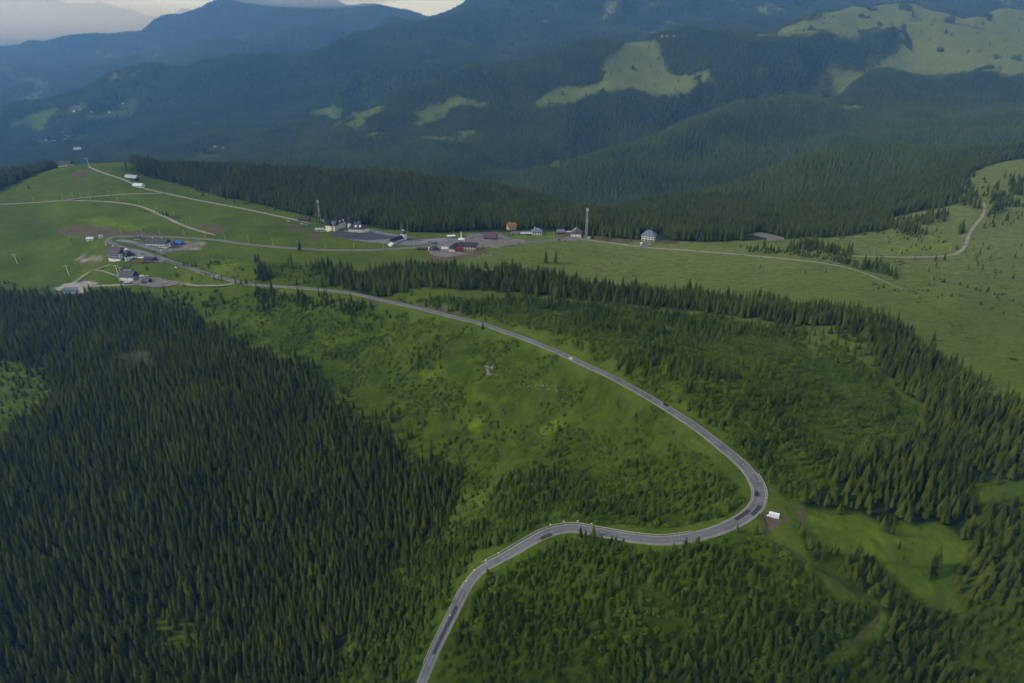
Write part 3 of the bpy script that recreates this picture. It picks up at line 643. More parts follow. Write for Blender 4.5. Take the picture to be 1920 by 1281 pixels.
lot('gravel_loop', [(1383,443),(1400,438),(1425,436),(1450,441),(1470,446),(1470,452),(1440,453),(1437,448),(1412,441),(1393,444)], 0.4, M_YARD)
lot('far_yard', [(376,278),(400,276),(442,286),(420,287),(395,283)], 4.0, M_YARD, 2500, 40.0)

# ------------------------------------------------------------------ trees
def mesh_of(name, V, F, mats, fm=None, smooth=False):
    mm = bpy.data.meshes.new(name); mm.from_pydata([tuple(map(float, v)) for v in V], [], F)
    for m_ in mats: mm.materials.append(m_)
    if fm is not None: mm.polygons.foreach_set('material_index', fm)
    if smooth: mm.polygons.foreach_set('use_smooth', [True] * len(F))
    mm.update(); return mm
def conifer(rs, tiers, nb, rad, base, droop, ragged):
    """Unit-high spruce crown: whorls of drooping, roof-shaped boughs round a narrow core."""
    V, F = [], []
    for k in range(tiers):
        t = (k + rs.uniform(-0.25, 0.25)) / (tiers - 0.4); t = min(max(t, 0), 0.985)
        z = base + (0.985 - base) * t
        r = rad * (1 - t) ** 0.82 * (0.62 + 0.38 * min(1, t * 6 + 0.35)) + 0.006
        n = max(4, int(nb * (1 - 0.45 * t))); a0 = rs.uniform(0, 6.28)
        for i in range(n):
            a = a0 + 6.2832 * (i + rs.uniform(-0.3, 0.3)) / n; rr = r * rs.uniform(1 - ragged, 1 + ragged * 0.55)
            ca, sa = math.cos(a), math.sin(a); w = rr * rs.uniform(0.30, 0.44) + 0.004; dz = rr * droop * rs.uniform(0.7, 1.3)
            lift = 0.022 * (1 - t) + 0.008
            q = len(V)
            V += [(0, 0, z + lift), (ca * rr, sa * rr, z - dz), (ca * rr * 0.55 - sa * w, sa * rr * 0.55 + ca * w, z - dz * 0.62 - lift * 0.5), (ca * rr * 0.55 + sa * w, sa * rr * 0.55 - ca * w, z - dz * 0.62 - lift * 0.5), (ca * rr * 0.6, sa * rr * 0.6, z - dz * 0.25 + lift * 0.8)]
            F += [(q, q + 2, q + 4), (q + 2, q + 1, q + 4), (q + 4, q + 3, q), (q + 1, q + 3, q + 4)]
    q = len(V); m = 6
    for i in range(m): V.append((rad * 0.30 * math.cos(6.2832 * i / m), rad * 0.30 * math.sin(6.2832 * i / m), base + 0.02))
    V.append((0, 0, 1.0))
    F += [(q + i, q + (i + 1) % m, q + m) for i in range(m)]
    return V, F
def trunk_geo(r, h, n=6):
    V = [(r * math.cos(6.2832 * i / n), r * math.sin(6.2832 * i / n), -0.04) for i in range(n)] + [(r * 0.45 * math.cos(6.2832 * i / n), r * 0.45 * math.sin(6.2832 * i / n), h) for i in range(n)]
    return V, [(i, (i + 1) % n, n + (i + 1) % n, n + i) for i in range(n)] + [tuple(range(n, 2 * n))]
def bush_geo(rs, n, spread=0.55):
    """Unit-high leafy clump of small tilted leaf faces."""
    V, F = [], []
    for _ in range(n):
        a = rs.uniform(0, 6.28); el = rs.uniform(-0.1, 1.5); rr = rs.uniform(0.55, 1.0)
        c = Vector((math.cos(a) * math.cos(el) * spread * rr, math.sin(a) * math.cos(el) * spread * rr, 0.12 + 0.82 * max(0, math.sin(el)) * rr))
        nrm = Vector((c.x, c.y, (c.z - 0.1) * 0.8 + 0.3)).normalized(); s = rs.uniform(0.13, 0.24)
        t1 = nrm.orthogonal().normalized(); t1.rotate(Matrix.Rotation(rs.uniform(0, 6.28), 3, nrm)); t2 = nrm.cross(t1)
        q = len(V); V += [c + t1 * s, c + t2 * s * 0.7 + nrm * s * 0.2, c - t1 * s * 0.9, c - t2 * s * 0.7 - nrm * 0.25 * s]
        F += [(q, q + 1, q + 2), (q, q + 2, q + 3)]
    return [tuple(v) for v in V], F
def tree_kind(name, n, maker, leafmat, trunk):
    """n variants, each as separate trunk and crown meshes, plus a joined one for the forest masses."""
    out = []
    for i in range(n):
        rs = random.Random(100 * i + len(name))
        V, F = maker(rs); TV, TF = trunk_geo(*trunk)
        crown = mesh_of(name + '_crown', V, F, [leafmat]); tr = mesh_of(name + '_trunk', TV, TF, [M_BARK])
        k = len(V)
        joined = mesh_of(name, V + TV, F + [tuple(j + k for j in f) for f in TF], [leafmat, M_BARK], [0] * len(F) + [1] * len(TF))
        out.append((tr, crown, joined))
    return out
K_SPRUCE = tree_kind('spruce', 7, lambda rs: conifer(rs, rs.choice((13, 16, 18)), rs.choice((7, 9)), rs.uniform(0.105, 0.165), rs.uniform(0.08, 0.2), rs.uniform(0.4, 0.65), rs.uniform(0.26, 0.45)), M_SPRUCE, (0.013, 0.55))
K_YOUNG = tree_kind('young_spruce', 4, lambda rs: conifer(rs, 9, 8, rs.uniform(0.24, 0.31), 0.05, 0.45, 0.35), M_YOUNG, (0.022, 0.4))
K_SHRUB = tree_kind('shrub', 4, lambda rs: bush_geo(rs, 46, rs.uniform(0.5, 0.8)), M_SHRUB, (0.03, 0.5))
K_MID = tree_kind('far_spruce', 3, lambda rs: conifer(rs, 7, 6, rs.uniform(0.15, 0.19), 0.10, 0.7, 0.3), M_FAR, (0.013, 0.4))
def clump_geo(rs, n, spread):
    V, F = [], []
    for _ in range(n):
        cx, cy, h = rs.uniform(-spread, spread), rs.uniform(-spread, spread), rs.uniform(0.7, 1.1)
        v, f = conifer(rs, 3, 5, 0.27, 0.05, 0.45, 0.3); q = len(V)
        V += [(x * h + cx, y * h + cy, z * h) for x, y, z in v]; F += [tuple(i + q for i in t) for t in f]
    return V, F
K_CLUMP = tree_kind('spruce_clump', 3, lambda rs: clump_geo(rs, 5, 0.36), M_RIDGE, (0.013, 0.4))

_S = (Zg - CAM_Z) / Yg
_run = np.maximum.accumulate(_S, axis=0)
def shown(x, y, h, slack=0.004):
    """Could the ground height z + h at (x, y) be seen over the nearer ground from the camera or a step beside it?"""
    return (height(x, y) + h - CAM_Z) / y > bil(_run, GU, GV, x / y, np.log(y)) - slack
def jgrid(x0, x1, y0, y1, sp, seed):
    r = np.random.default_rng(seed); xs = np.arange(float(x0), x1, sp); ys = np.arange(float(y0), y1, sp)
    gx_, gy_ = np.meshgrid(xs, ys); gx_[1::2] += sp / 2
    x = gx_.ravel() + r.uniform(-0.42, 0.42, gx_.size) * sp; y = gy_.ravel() + r.uniform(-0.42, 0.42, gx_.size) * sp
    k = (np.abs(x / y) < 0.98 + 60 / y) & (y > 150); return x[k], y[k]
KEEPOUT = []      # ground outlines kept free of trees (yards, buildings)
for pix in ([(575,452),(600,425),(690,420),(770,436),(905,430),(1010,428),(1100,432),(1100,455),(985,462),(905,478),(800,486),(740,470),(640,455)], [(1190,470),(1200,440),(1245,440),(1280,462),(1225,470)], [(196,500),(200,440),(380,445),(380,472),(320,480),(330,492),(250,500)],
            [(215,545),(225,512),(300,510),(360,528),(330,540)], [(95,556),(110,528),(200,528),(180,545),(150,556)], [(225,345),(255,325),(285,350),(260,360)], [(1440,945),(1462,945),(1470,985),(1445,1010),(1425,985)], [(1383,446),(1425,434),(1475,445),(1475,455),(1385,450)]):
    KEEPOUT.append(W(pix))
KEEPOUT.append(W([(108,316),(105,306),(145,304),(150,312)]))
def finish(x, y, clear):
    k = road_clear(x, y, clear)
    k &= ~any_poly(x, y, KEEPOUT)
    return k
T = {'spruce': [], 'young': [], 'shrub': [], 'mid': [], 'clump': []}     # rows of x, y, height, width
def put(kind, x, y, h, w):
    if len(x): T[kind].append(np.column_stack([x, y, h, w]))
def stand(kind, polys, holes, sp, h0, h1, wr, seed, dens=1.0, clump=None, clear=2.5, y0=200, y1=1300, fuzz=0.0):
    A = np.vstack(polys); 
    x, y = jgrid(max(A[:, 0].min(), -1400) - 20, min(A[:, 0].max(), 1400) + 20, max(A[:, 1].min(), y0) - 10, min(A[:, 1].max(), y1) + 10, sp, seed)
    r = np.random.default_rng(seed + 1)
    a, b = _wx(x, y), _wy(x, y)
    if fuzz: a = a + r.normal(0, fuzz, len(x)); b = b + r.normal(0, fuzz, len(x))
    k = any_poly(a, b, polys)
    if holes: k &= ~any_poly(a, b, holes)
    d = np.full(len(x), dens)
    if clump:
        s, c0, gain = clump; d = np.clip((fbm(x / s + seed, y / s, 3) - c0) * gain, 0, 1) * dens
    k &= r.random(len(x)) < d
    x, y = x[k], y[k]
    h = h0 + (h1 - h0) * np.clip(0.5 + 0.9 * fbm(x / 30 + 9, y / 30, 2) + r.normal(0, 0.2, len(x)), 0, 1.15)
    w = h * wr * np.clip(r.lognormal(0, 0.2, len(x)), 0.65, 1.6)
    k = finish(x, y, clear + w * 0.12) & shown(x, y, h)
    put(kind, x[k], y[k], h[k], w[k])
HOLES = [CLEARING, GLADE]
stand('spruce', [PLANTATION], HOLES, 4.3, 9.5, 16.5, 1.32, 11, 0.94, fuzz=9)
stand('young', [PLANTATION], [], 7, 4, 9, 1.1, 110, 0.6, fuzz=22)
stand('young', [CLEARING], [], 7.0, 2, 4.5, 1.3, 12, 0.5, (25, 0.05, 2.5)); stand('shrub', [CLEARING], [], 4.2, 0.7, 1.8, 1.8, 112, 0.6); stand('young', [GLADE], [], 8, 6, 13, 1.0, 13, 0.35)
stand('spruce', [RIM], [RIM_GAP], 4.5, 8, 17.5, 1.4, 14, 0.92, fuzz=5)
stand('young', [RIM, RIM_GAP], [], 6, 4, 10, 1.1, 15, 0.5)
stand('spruce', [SMALLTOWN], [], 5.2, 8, 19, 1.35, 16, 1.0, (35, -0.02, 4))
stand('young', [SMALLTOWN], [], 5, 4, 9, 1.1, 17, 0.7, (30, -0.15, 3))
stand('young', [YOUNG], [], 4.6, 5, 14, 0.85, 18, 0.95, (40, -0.20, 3), fuzz=10); stand('spruce', [YOUNG, YOUNG2], [], 8, 7, 14, 1.35, 118, 0.55, (60, 0.0, 4), fuzz=8)
stand('young', [YOUNG2], [RIM], 4.2, 4, 10, 1.1, 19, 0.95, (45, -0.16, 3.2))
stand('shrub', [YOUNG, YOUNG2], [RIM], 3.6, 1.2, 3.4, 1.3, 20, 0.8)
stand('young', [LOWER], [], 3.3, 4, 9.5, 1.1, 21, 0.97, (50, -0.36, 4))
stand('shrub', [LOWER], [], 4.2, 1.5, 3.5, 1.4, 22, 0.7)
stand('spruce', [DARKLOW], [MEADOW], 5.0, 6, 13, 1.5, 23, 0.95, (40, -0.2, 4))
stand('young', [DARKLOW], [MEADOW], 4.6, 4, 9, 1.2, 24, 0.85)
stand('spruce', [SPURWOOD], [MEADOW], 5.0, 6, 12, 1.45, 25, 0.9, (30, -0.10, 4)); stand('young', [SPURWOOD], [MEADOW], 4.6, 4, 8, 1.2, 26, 0.8)
stand('spruce', [RIGHTWOOD], [MEADOW], 5.0, 7, 14, 1.45, 27, 0.95)
stand('spruce', [BELOWROAD], [PLANTATION], 5.8, 7, 13, 1.35, 28, 0.9, (35, -0.08, 4)); stand('young', [BELOWROAD], [PLANTATION], 4.2, 4, 9, 1.15, 29, 0.9)
stand('spruce', [GULLY], [], 7, 7, 14, 1.3, 128, 0.6); stand('young', [GULLY], [], 4.2, 3, 8, 1.2, 129, 0.85); stand('shrub', [GULLY], [], 3.6, 1.2, 3, 1.4, 130, 0.9)
stand('shrub', [CENTRE], [PLANTATION], 3.6, 0.9, 2.6, 1.7, 30, 0.85, (28, -0.18, 3.2))
stand('young', [CENTRE], [PLANTATION], 5.4, 2.2, 6.5, 1.25, 31, 0.8, (42, 0.06, 4.0))
stand('young', [CENTRELOW], [PLANTATION], 4.6, 3.5, 8.5, 1.15, 32, 0.95, (38, -0.12, 4))
stand('spruce', [ROADSIDE], [], 6, 9, 17, 1.25, 33, 0.75); stand('young', [ROADSIDE], [], 5, 4, 9, 1.2, 34, 0.8)
stand('spruce', [GROVE], [], 6.5, 9, 20, 1.25, 35, 0.9, (30, -0.15, 4)); stand('young', [GROVE], [], 6, 4, 8, 1.2, 36, 0.7)
stand('spruce', [RTRACKWOOD, RTRACKWOOD2], [], 8, 12, 24, 1.15, 37, 0.85, (45, -0.05, 4))
stand('spruce', [BACKWOOD], [RTRACKWOOD], 5.6, 13, 22, 1.3, 38, 0.95, None, 3, 900, 1600, 5)
stand('young', [BACKWOOD], [], 9, 3, 9, 1.3, 138, 0.5, None, 3, 900, 1300, 20)
# loose trees over the upland pasture on the right and at the wood edges
PASTURE = W([(1560,500),(1640,490),(1700,500),(1780,530),(1920,560),(1990,640),(1800,600),(1700,560),(1600,530)])
stand('young', [PASTURE], [], 9, 2.0, 6, 1.3, 39, 0.5, (35, 0.02, 4))
stand('shrub', [PASTURE, W([(1000,470),(1350,480),(1560,500),(1700,560),(1900,700),(1990,760),(1990,480),(1850,470),(1600,480)])], [], 7, 0.6, 2.0, 1.7, 40, 0.5, (30, -0.02, 4))
stand('spruce', [W([(1600,480),(1700,440),(1800,390),(1960,380),(1990,560),(1700,520)])], [RTRACKWOOD], 18, 4, 12, 1.35, 41, 0.22)
stand('young', [W([(1640,460),(1660,430),(1800,440),(1810,470),(1700,478)])], [], 12, 3, 8, 1.3, 42, 0.35)
stand('spruce', [W([(1640,430),(1700,402),(1795,350),(1835,318),(1900,300),(1990,296),(1990,410),(1880,425),(1800,440),(1700,445)])], [], 8, 6, 16, 1.4, 142, 0.7, (38, 0.06, 4))
stand('young', [MEADOW], [], 14, 3, 8, 1.3, 43, 0.10)
stand('shrub', [MEADOW], [], 6, 0.8, 2, 1.6, 44, 0.12)
stand('shrub', [W([(380,470),(480,500),(600,520),(640,545),(480,530),(400,515),(320,490)])], [], 6, 1.2, 3, 1.4, 45, 0.7, (25, -0.05, 3))
stand('young', [W([(215,500),(330,510),(380,525),(250,520)])], [], 7, 3, 9, 1.2, 46, 0.4)
stand('young', [W([(0,545),(100,535),(200,545),(300,548),(380,545),(460,550),(330,570),(0,560)])], [], 7, 3, 8, 1.2, 47, 0.3)
for px, py, h in [(1023,494,25),(1041,495,24),(480,493,19),(486,493,18),(562,470,22),(465,384,17),(516,395,16),(501,392,11),(237,323,20),(1148,497,7),(1425,503,8),(1548,512,9),(1510,512,6),(1604,1050,19),(1598,1052,14),(1612,1054,12),(1750,1070,24),(1744,1076,18),(1757,1078,16),(1738,1082,14),(1685,1030,8),(1694,1048,5),(1700,1062,9),(1810,1010,14),(1802,1012,11),(1088,1008,11),(1098,1010,9),(1112,1008,12),(1750,640,14),(1746,645,9),(1382,1000,9),(1417,1003,10),
                  (300,402,10),(306,405,13),(313,406,14),(318,408,9),(325,409,8),(330,407,9),(336,411,7),(272,398,9),(278,400,6),(135,452,7),(345,498,11),(352,500,10),(360,501,11),(367,500,12),(386,516,6),(402,524,9),(410,526,9),(416,527,10),(442,532,10),(452,533,10),(462,533,13),(930,440,9),(905,438,7),(945,440,8),(955,442,8),(962,442,9),(1055,478,6)]:
    g = ground(px, py); h *= 0.82; put('spruce', np.array([g.x]), np.array([g.y]), np.array([float(h)]), np.array([h * 1.4]))
# beyond the plateau: single trees to 5 km, then clumps, then coarse clumps
def far_stand(kind, y0, y1, sp, h0, h1, wr, seed):
    for k, (a, b) in enumerate(zip(np.geomspace(y0, y1, 5)[:-1], np.geomspace(y0, y1, 5)[1:])):
        x, y = jgrid(-0.86 * b, 0.86 * b, a, b, sp, seed + k)
        q = np.abs(x / y) < 0.85; x, y = x[q], y[q]
        q = shown(x, y, h1, 0.001); x, y = x[q], y[q]
        r = np.random.default_rng(seed + 50 + k); wa, wb = _wx(x, y) + r.normal(0, 0.004, len(x)) * y, _wy(x, y) + r.normal(0, 0.005, len(x)) * y
        q = in_poly(_wx(x, y), _wy(x, y), BACKWOOD)
        md = far_meadow(wa, wb)
        q &= ~(md & (fbm(x / 70 + 7, y / 110, 3) < 0.42) & (r.random(len(x)) > 0.006)); q &= r.random(len(x)) < 0.94
        x, y = x[q], y[q]; h = r.uniform(h0, h1, len(x)) * (1 + 0.5 * fbm(x / 120, y / 120, 2))
        w = h * wr * r.uniform(0.85, 1.15, len(x))
        put(kind, x, y, h, w)
far_stand('mid', 1600, 4900, 7.2, 16, 25, 1.25, 61)
far_stand('clump', 4900, 8800, 17.0, 20, 26, 1.05, 71)
far_stand('clump', 8800, 13500, 30.0, 24, 30, 1.5, 81)
for k in T: T[k] = np.vstack(T[k])
TREE_COUNTS = {k: len(v) for k, v in T.items()}
print('trees', TREE_COUNTS)

proto = bpy.data.collections.new('tree_shapes')           # not linked to the scene: shapes for the forest masses
def masses(name, rows, kinds, label):
    sub = bpy.data.collections.new(name + '_shapes')
    for i, (_, _, jm) in enumerate(kinds):
        sub.objects.link(bpy.data.objects.new('%s_shape_%d' % (name, i), jm))
    n = len(rows); r = np.random.default_rng(n)
    z = height(rows[:, 0], rows[:, 1]) - 0.15
    mm = bpy.data.meshes.new(name); mm.vertices.add(n); mm.vertices.foreach_set('co', np.column_stack([rows[:, :2], z]).ravel())
    a = mm.attributes.new('scl', 'FLOAT_VECTOR', 'POINT'); a.data.foreach_set('vector', np.column_stack([rows[:, 3], rows[:, 3], rows[:, 2]]).astype(np.float32).ravel())
    a = mm.attributes.new('rot', 'FLOAT_VECTOR', 'POINT'); a.data.foreach_set('vector', np.column_stack([r.normal(0, 0.025, n), r.normal(0, 0.025, n), r.uniform(0, 6.28, n)]).astype(np.float32).ravel())
    a = mm.attributes.new('pick', 'INT', 'POINT'); a.data.foreach_set('value', r.integers(0, len(kinds), n).astype(np.int32))
    o = bpy.data.objects.new(name, mm); COL.objects.link(o); o['kind'] = 'stuff'; o['label'] = label
    ng = bpy.data.node_groups.new(name, 'GeometryNodeTree')
    ng.interface.new_socket('Geometry', in_out='INPUT', socket_type='NodeSocketGeometry'); ng.interface.new_socket('Geometry', in_out='OUTPUT', socket_type='NodeSocketGeometry')
    gi, go = ng.nodes.new('NodeGroupInput'), ng.nodes.new('NodeGroupOutput'); ip = ng.nodes.new('GeometryNodeInstanceOnPoints')
    ci = ng.nodes.new('GeometryNodeCollectionInfo'); ci.inputs['Collection'].default_value = sub; ci.inputs['Separate Children'].default_value = True; ci.inputs['Reset Children'].default_value = True
    def attr(nm, t):
        q = ng.nodes.new('GeometryNodeInputNamedAttribute'); q.data_type = t; q.inputs['Name'].default_value = nm; return q.outputs['Attribute']
    ip.inputs['Pick Instance'].default_value = True
    k = ng.links.new
    e2r = ng.nodes.new('FunctionNodeEulerToRotation')
    k(gi.outputs[0], ip.inputs['Points']); k(ci.outputs[0], ip.inputs['Instance']); k(attr('pick', 'INT'), ip.inputs['Instance Index'])
    k(attr('rot', 'FLOAT_VECTOR'), e2r.inputs[0]); k(e2r.outputs[0], ip.inputs['Rotation']); k(attr('scl', 'FLOAT_VECTOR'), ip.inputs['Scale']); k(ip.outputs[0], go.inputs[0])
    md = o.modifiers.new('scatter', 'NODES'); md.node_group = ng
    return o
def screen(x, y, z):
    dz_ = z - CAM_Z; c, s = math.cos(PITCH), math.sin(PITCH)
    d = y * c - dz_ * s; up = y * s + dz_ * c
    return 960 + FPX * x / d, 640.5 - FPX * up / d, d
def region_of(px, py):
    if px < 700 and py > 560: return 'plantation'
    if py > 1190 and px > 1100 or px > 1640 and py > 1060: return 'corner'
    if py > 1010 and px < 1700 and px > 840: return 'loop'
    if px > 1440 and py > 600: return 'slope'
    return 'other'
def singles(kind, name, variants, labels, cat, n=300):
    """The n that show largest in the frame become trees of their own; the rest stay for the mass."""
    rows = T[kind]; z = height(rows[:, 0], rows[:, 1])
    px, py, d = screen(rows[:, 0], rows[:, 1], z); px2, py2, d2 = screen(rows[:, 0], rows[:, 1], z + rows[:, 2])
    size = np.hypot(px2 - px, py2 - py); inside = (px2 > 4) & (px2 < 1916) & (py2 > 4) & (py2 < 1268) & (px > -10) & (px < 1930)
    inside &= shown(rows[:, 0], rows[:, 1], rows[:, 2] * 0.6, 0.0)
    order = np.argsort(-np.where(inside, size, -1))[:n]; order = order[inside[order]]
    keep = np.ones(len(rows), bool); keep[order] = False
    rr = random.Random(5)
    for c, i in enumerate(order):
        tr, cr, _ = variants[rr.randrange(len(variants))]
        e = bpy.data.objects.new(name, None); COL.objects.link(e)
        x, y, h, w = map(float, rows[i]); e.location = (x, y, float(z[i]) - 0.1); e.scale = (w, w, h); e.rotation_euler = (rr.gauss(0, 0.02), rr.gauss(0, 0.02), rr.uniform(0, 6.28)); e.empty_display_size = 0.1
        lab, grp = labels[region_of(px[i], py[i])]
        e['label'] = lab; e['category'] = cat; e['group'] = grp
        for nm, me_ in (('trunk', tr), ('crown', cr)):
            p = bpy.data.objects.new(nm, me_); COL.objects.link(p); p.parent = e
    return rows[keep]
lab_s = {'plantation': ('tall dark spruce standing in the dense plantation left of the road', 'spruces of the dense plantation'), 'corner': ('bushy dark spruce in the woods below the bright meadow', 'spruces below the bright meadow'),
         'loop': ('dark spruce among lighter young trees inside the lower road loop', 'spruces inside the road loop'), 'slope': ('tall dark spruce on the slope right of the hairpin bend', 'spruces right of the hairpin'), 'other': ('dark spruce standing at the wood edge near the winding road', 'spruces near the winding road')}
lab_y = {'plantation': ('young light green spruce in a clearing of the dark plantation', 'young spruces in the clearings'), 'corner': ('young spruce under the taller woods below the bright meadow', 'young spruces below the meadow'),
         'loop': ('young light green spruce on the hillside inside the lower road loop', 'young spruces inside the road loop'), 'slope': ('young spruce on the shrubby slope right of the hairpin', 'young spruces right of the hairpin'), 'other': ('young light green spruce growing beside the winding road', 'young spruces beside the road')}
lab_b = {'plantation': ('low leafy shrub in the grass beside the dark plantation', 'shrubs beside the plantation'), 'corner': ('low leafy shrub beside the bright meadow woods', 'shrubs by the bright meadow'),
         'loop': ('low leafy shrub between young spruces inside the road loop', 'shrubs inside the road loop'), 'slope': ('low leafy shrub on the slope right of the hairpin', 'shrubs right of the hairpin'), 'other': ('low leafy shrub in the green hollow beside the road', 'shrubs in the green hollow')}
masses('spruce_forest', singles('spruce', 'spruce_tree', K_SPRUCE, lab_s, 'tree'), K_SPRUCE, 'dense dark spruce forest')
masses('young_forest', singles('young', 'young_spruce', K_YOUNG, lab_y, 'tree'), K_YOUNG, 'young light green spruces growing back over the slopes')
masses('undergrowth', singles('shrub', 'shrub', K_SHRUB, lab_b, 'shrub'), K_SHRUB, 'low leafy scrub between the young spruces')
masses('far_forest', T['mid'], K_MID, 'spruce forest filling the valley behind the plateau')
masses('mountain_forest', T['clump'], K_CLUMP, 'forest cover of the blue mountains')
# ------------------------------------------------------------------ things: builders
class Geo:
    def __init__(s): s.V, s.F = [], []
    def add(s, V, F):
        k = len(s.V); s.V += [tuple(map(float, v)) for v in V]; s.F += [tuple(i + k for i in f) for f in F]; return s
    def box(s, x0, x1, y0, y1, z0, z1):
        return s.add([(x0, y0, z0), (x1, y0, z0), (x1, y1, z0), (x0, y1, z0), (x0, y0, z1), (x1, y0, z1), (x1, y1, z1), (x0, y1, z1)],
                     [(3, 2, 1, 0), (4, 5, 6, 7), (0, 1, 5, 4), (1, 2, 6, 5), (2, 3, 7, 6), (3, 0, 4, 7)])
    def cyl(s, x, y, z0, z1, r0, r1=None, n=8):
        r1 = r0 if r1 is None else r1; c = [(math.cos(6.28319 * (i + .5) / n), math.sin(6.28319 * (i + .5) / n)) for i in range(n)]
        return s.add([(x + r0 * a, y + r0 * b, z0) for a, b in c] + [(x + r1 * a, y + r1 * b, z1) for a, b in c],
                     [(i, (i + 1) % n, n + (i + 1) % n, n + i) for i in range(n)] + [tuple(range(n, 2 * n)), tuple(range(n - 1, -1, -1))])
    def bar(s, p, q, r, n=4):
        p, q = Vector(p), Vector(q); d = (q - p).normalized(); a = d.orthogonal().normalized(); b = d.cross(a)
        c = [a * math.cos(6.28319 * i / n) * r + b * math.sin(6.28319 * i / n) * r for i in range(n)]
        return s.add([p + v for v in c] + [q + v for v in c], [(i, (i + 1) % n, n + (i + 1) % n, n + i) for i in range(n)] + [tuple(range(n, 2 * n)), tuple(range(n - 1, -1, -1))])
    def gable(s, L, W, H, RH, z0):
        a, b = L / 2, W / 2
        return s.add([(-a, -b, z0), (a, -b, z0), (a, b, z0), (-a, b, z0), (-a, -b, H), (a, -b, H), (a, b, H), (-a, b, H), (-a, 0, H + RH), (a, 0, H + RH)],
                     [(0, 1, 5, 4), (2, 3, 7, 6), (1, 2, 6, 9, 5), (3, 0, 4, 8, 7), (3, 2, 1, 0)])
    def roof(s, L, W, H, RH, over, t=0.28, hip=0.0):
        a, b = L / 2 + over, W / 2 + over; k = RH / (W / 2); e = H - over * k; r = a - (hip * (W / 2) + (over if hip else 0)); top = H + RH + t
        V = [(-a, -b, e), (a, -b, e), (a, b, e), (-a, b, e), (-a, -b, e + t), (a, -b, e + t), (a, b, e + t), (-a, b, e + t), (-r, 0, top), (r, 0, top), (-r, 0, top - t), (r, 0, top - t)]
        F = [(4, 5, 9, 8), (6, 7, 8, 9), (5, 6, 9), (7, 4, 8), (0, 1, 5, 4), (1, 2, 6, 5), (2, 3, 7, 6), (3, 0, 4, 7), (1, 0, 10, 11), (3, 2, 11, 10)]
        if hip: F += [(2, 1, 11), (0, 3, 10)]
        return s.add(V, F)
    def moved(s, M):
        s.V = [tuple(M @ Vector(v)) for v in s.V]; return s
    def mesh(s, name, m):
        mm = bpy.data.meshes.new(name); mm.from_pydata(s.V, [], s.F); mm.update(); mm.materials.append(m); return mm
def thing(name, label, cat, loc, rz=0.0, group=None):
    o = bpy.data.objects.new(name, None); COL.objects.link(o); o.location = loc; o.rotation_euler = (0, 0, rz); o.empty_display_size = 1
    o['label'] = label; o['category'] = cat
    if group: o['group'] = group
    return o
def link(name, me_, parent, M=None):
    o = bpy.data.objects.new(name, me_); COL.objects.link(o); o.parent = parent
    if M is not None: o.matrix_local = M
    return o
def part(name, geo, m, parent, M=None): return link(name, geo.mesh(name, m), parent, M)
def XF(x, y, z=0.0, rz=0.0): return Matrix.Translation((x, y, z)) @ Matrix.Rotation(rz, 4, 'Z')
def dup(root, loc, rz, label, group=None):
    r = root.copy(); COL.objects.link(r); r.location = loc; r.rotation_euler = (0, 0, rz); r['label'] = label
    if group: r['group'] = group
    for ch in list(root.children):
        c = ch.copy(); COL.objects.link(c); c.parent = r; c.matrix_parent_inverse = ch.matrix_parent_inverse
        for g in list(ch.children):
            q = g.copy(); COL.objects.link(q); q.parent = c
    return r
WHITE = mat('white_render', (0.86, 0.85, 0.82), 0.8, 0.2, 0.12, 0.4); CREAM = mat('cream_render', (0.84, 0.79, 0.62), 0.8, 0.2, 0.12, 0.4)
SLATE = mat('dark_roof', (0.030, 0.033, 0.045), 0.6, 0.4, 0.4, 0.8); BROWNR = mat('brown_roof', (0.105, 0.072, 0.066), 0.75, 0.3, 0.35, 0.8)
GREYR = mat('grey_metal_roof', (0.33, 0.35, 0.39), 0.5, 0.4, 0.25, 0.5); BLUER = mat('blue_grey_roof', (0.145, 0.175, 0.245), 0.6, 0.4, 0.25, 0.6); PURPR = mat('purple_roof', (0.115, 0.066, 0.085), 0.7, 0.3, 0.3, 0.8)
LIGHTR = mat('pale_metal_roof', (0.58, 0.61, 0.66), 0.5, 0.4, 0.2, 0.5); GLASS = mat('window_glass', (0.022, 0.026, 0.034), 0.15, 0.5); WOOD = mat('brown_wood', (0.150, 0.090, 0.055), 0.8, 0.2, 0.4, 1.2)
PINK = mat('pink_render', (0.62, 0.42, 0.33), 0.8, 0.2, 0.15, 0.4); ORANGE = mat('orange_render', (0.66, 0.50, 0.38), 0.8, 0.2, 0.2, 0.4); REDP = mat('red_cladding', (0.30, 0.035, 0.040), 0.7, 0.3, 0.25, 0.6)
STEEL = mat('galvanised_steel', (0.55, 0.56, 0.57), 0.5, 0.4, 0.2, 0.6); CONC = mat('concrete_post', (0.50, 0.48, 0.43), 0.85, 0.2, 0.2, 0.8); DARKW = mat('dark_timber', (0.045, 0.036, 0.032), 0.8, 0.2, 0.3, 1.0)
BLUET = mat('blue_tarpaulin', (0.030, 0.145, 0.52), 0.5, 0.4, 0.25, 0.5); REDM = mat('mast_red', (0.42, 0.06, 0.05), 0.6, 0.4); WHITEM = mat('mast_white', (0.75, 0.75, 0.75), 0.6, 0.4)
_wm = {}
def win_mesh(w, h):
    if (w, h) not in _wm: _wm[(w, h)] = Geo().box(-w / 2, w / 2, -0.10, 0.07, 0, h).mesh('window', GLASS)
    return _wm[(w, h)]
